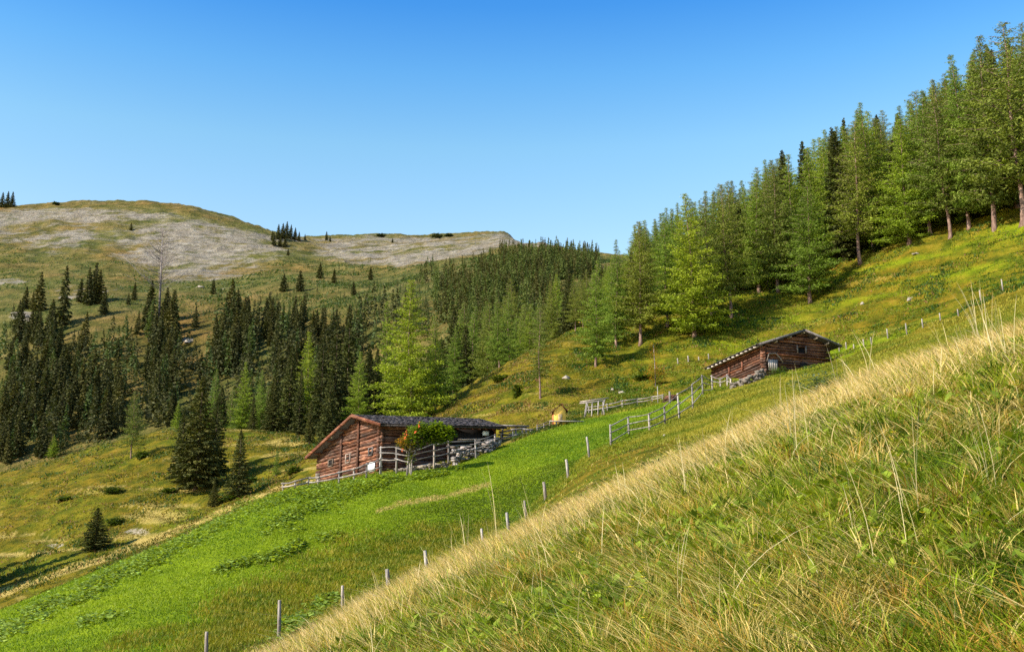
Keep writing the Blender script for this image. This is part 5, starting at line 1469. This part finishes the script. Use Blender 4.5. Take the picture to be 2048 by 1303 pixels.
q = unproj(1497, 515, p.y); mb.path([p - Vector((0, 0, .3)), p.lerp(Vector(q), .5) + Vector((0, 0, .15)), Vector(q)], [.13, .11, .05], 6); mb.path([p.lerp(Vector(q), .1), p + Vector((-.6, 0, 3.5))], [.08, .04], 5)
o = mb.build('dead_tree', M['grey_bark'], None, False, origin=tuple(p)); tag(o, 'leaning grey dead stem between two larch trunks', 'dead tree')

# tall stalks on the crest and flowers
def stalks():
    P = []; Hs = []; Ln = []
    lst = [(925, 1080, 990), (932, 1085, 1000), (1003, 1090, 960), (1105, 1210, 1010), (1596, 905, 780), (1593, 880, 800), (1990, 690, 590), (1998, 720, 600), (1975, 700, 575), (1960, 690, 580), (1985, 705, 610), (2000, 715, 640), (1950, 650, 590), (1820, 1020, 880), (1790, 1130, 960), (1970, 960, 870), (1465, 905, 840), (1370, 990, 900), (1425, 940, 880), (1250, 1000, 950), (765, 1130, 1085), (735, 1120, 1100), (1560, 830, 770), (1690, 745, 680), (1745, 720, 640), (1700, 700, 650), (1880, 700, 640), (1925, 690, 655), (865, 1110, 1060), (900, 1110, 1050), (980, 1075, 1010), (1060, 1040, 985), (700, 1190, 1150)]
    for (px, by, ty) in lst:
        q = hit(px, by + 14)
        if q is None or q.y > 30: q = gpt(px, 18.0)
        h_ = max(.35, (by - ty) * q.y / F * 1.15 + .25)
        for j in range(4):
            P.append((q.x + random.gauss(0, .06), q.y + random.gauss(0, .1), q.z)); Hs.append(h_ * random.uniform(.8, 1.05)); Ln.append((random.gauss(-.12, .12), random.gauss(0, .1)))
    for _ in range(260):
        q = gpt(random.uniform(560, 2060), random.uniform(4.8, 22)); P.append(tuple(q)); Hs.append(random.uniform(.25, .6)); Ln.append((random.gauss(-.3, .75), random.gauss(0, .6)))
    n = len(P); P = np.array(P); Hs = np.array(Hs); Y = P[:, 1]
    col = jitter(mixcol((.45, .36, .16), (.70, .58, .34), RS.rand(n)), .12)
    m = blade_mesh('tall_stalks', P, Hs, np.maximum(.004, Y * .00075), np.array(Ln), col, 5)
    tag(link('tall_stalks', m, M['grass']), 'tall dry seed stalks rising above the near grass', 'grass', kind='stuff')
    V = []
    for (px, py) in ((1271, 1075), (1266, 1206), (1283, 1226), (1277, 1235), (1301, 1218), (1146, 1147), (1010, 1248), (1775, 913), (1781, 913), (1714, 924), (1709, 975), (1739, 986), (1541, 1075), (1600, 1078), (1841, 1107), (1765, 1148), (1829, 1200), (1880, 1198), (1628, 1168), (1930, 1034), (2034, 812), (2025, 813), (1897, 778), (1981, 889), (1515, 1270), (1295, 1290), (1700, 1290), (2012, 735), (1180, 1100), (1540, 1180)):
        q = hit(px, py)
        if q is None: continue
        for j in range(1 + random.randrange(2)):
            c = np.array((q.x + random.gauss(0, .02), q.y - .03, q.z + random.uniform(.12, .22))); s = .014 + .0013 * q.y
            for a in range(5):
                an = a * 1.2566; V += [c, c + np.array((math.cos(an) * s, math.sin(an) * s * .7, .3 * s)), c + np.array((math.cos(an + .9) * s, math.sin(an + .9) * s * .7, .3 * s))]
    V = np.array(V); m = np_mesh('yellow_flowers', V, np.arange(len(V)), np.full(len(V) // 3, 3), np.ones((len(V), 3)))
    tag(link('yellow_flowers', m, M['petal']), 'tiny yellow flowers scattered in the near grass', 'flowers', kind='stuff')
stalks()
from collections import Counter
print(Counter(o['category'] + ' ' + o.name.split('.')[0] for o in bpy.data.objects if 'category' in o))
print('objects', len(bpy.data.objects), 'verts', sum(len(m.vertices) for m in bpy.data.meshes))
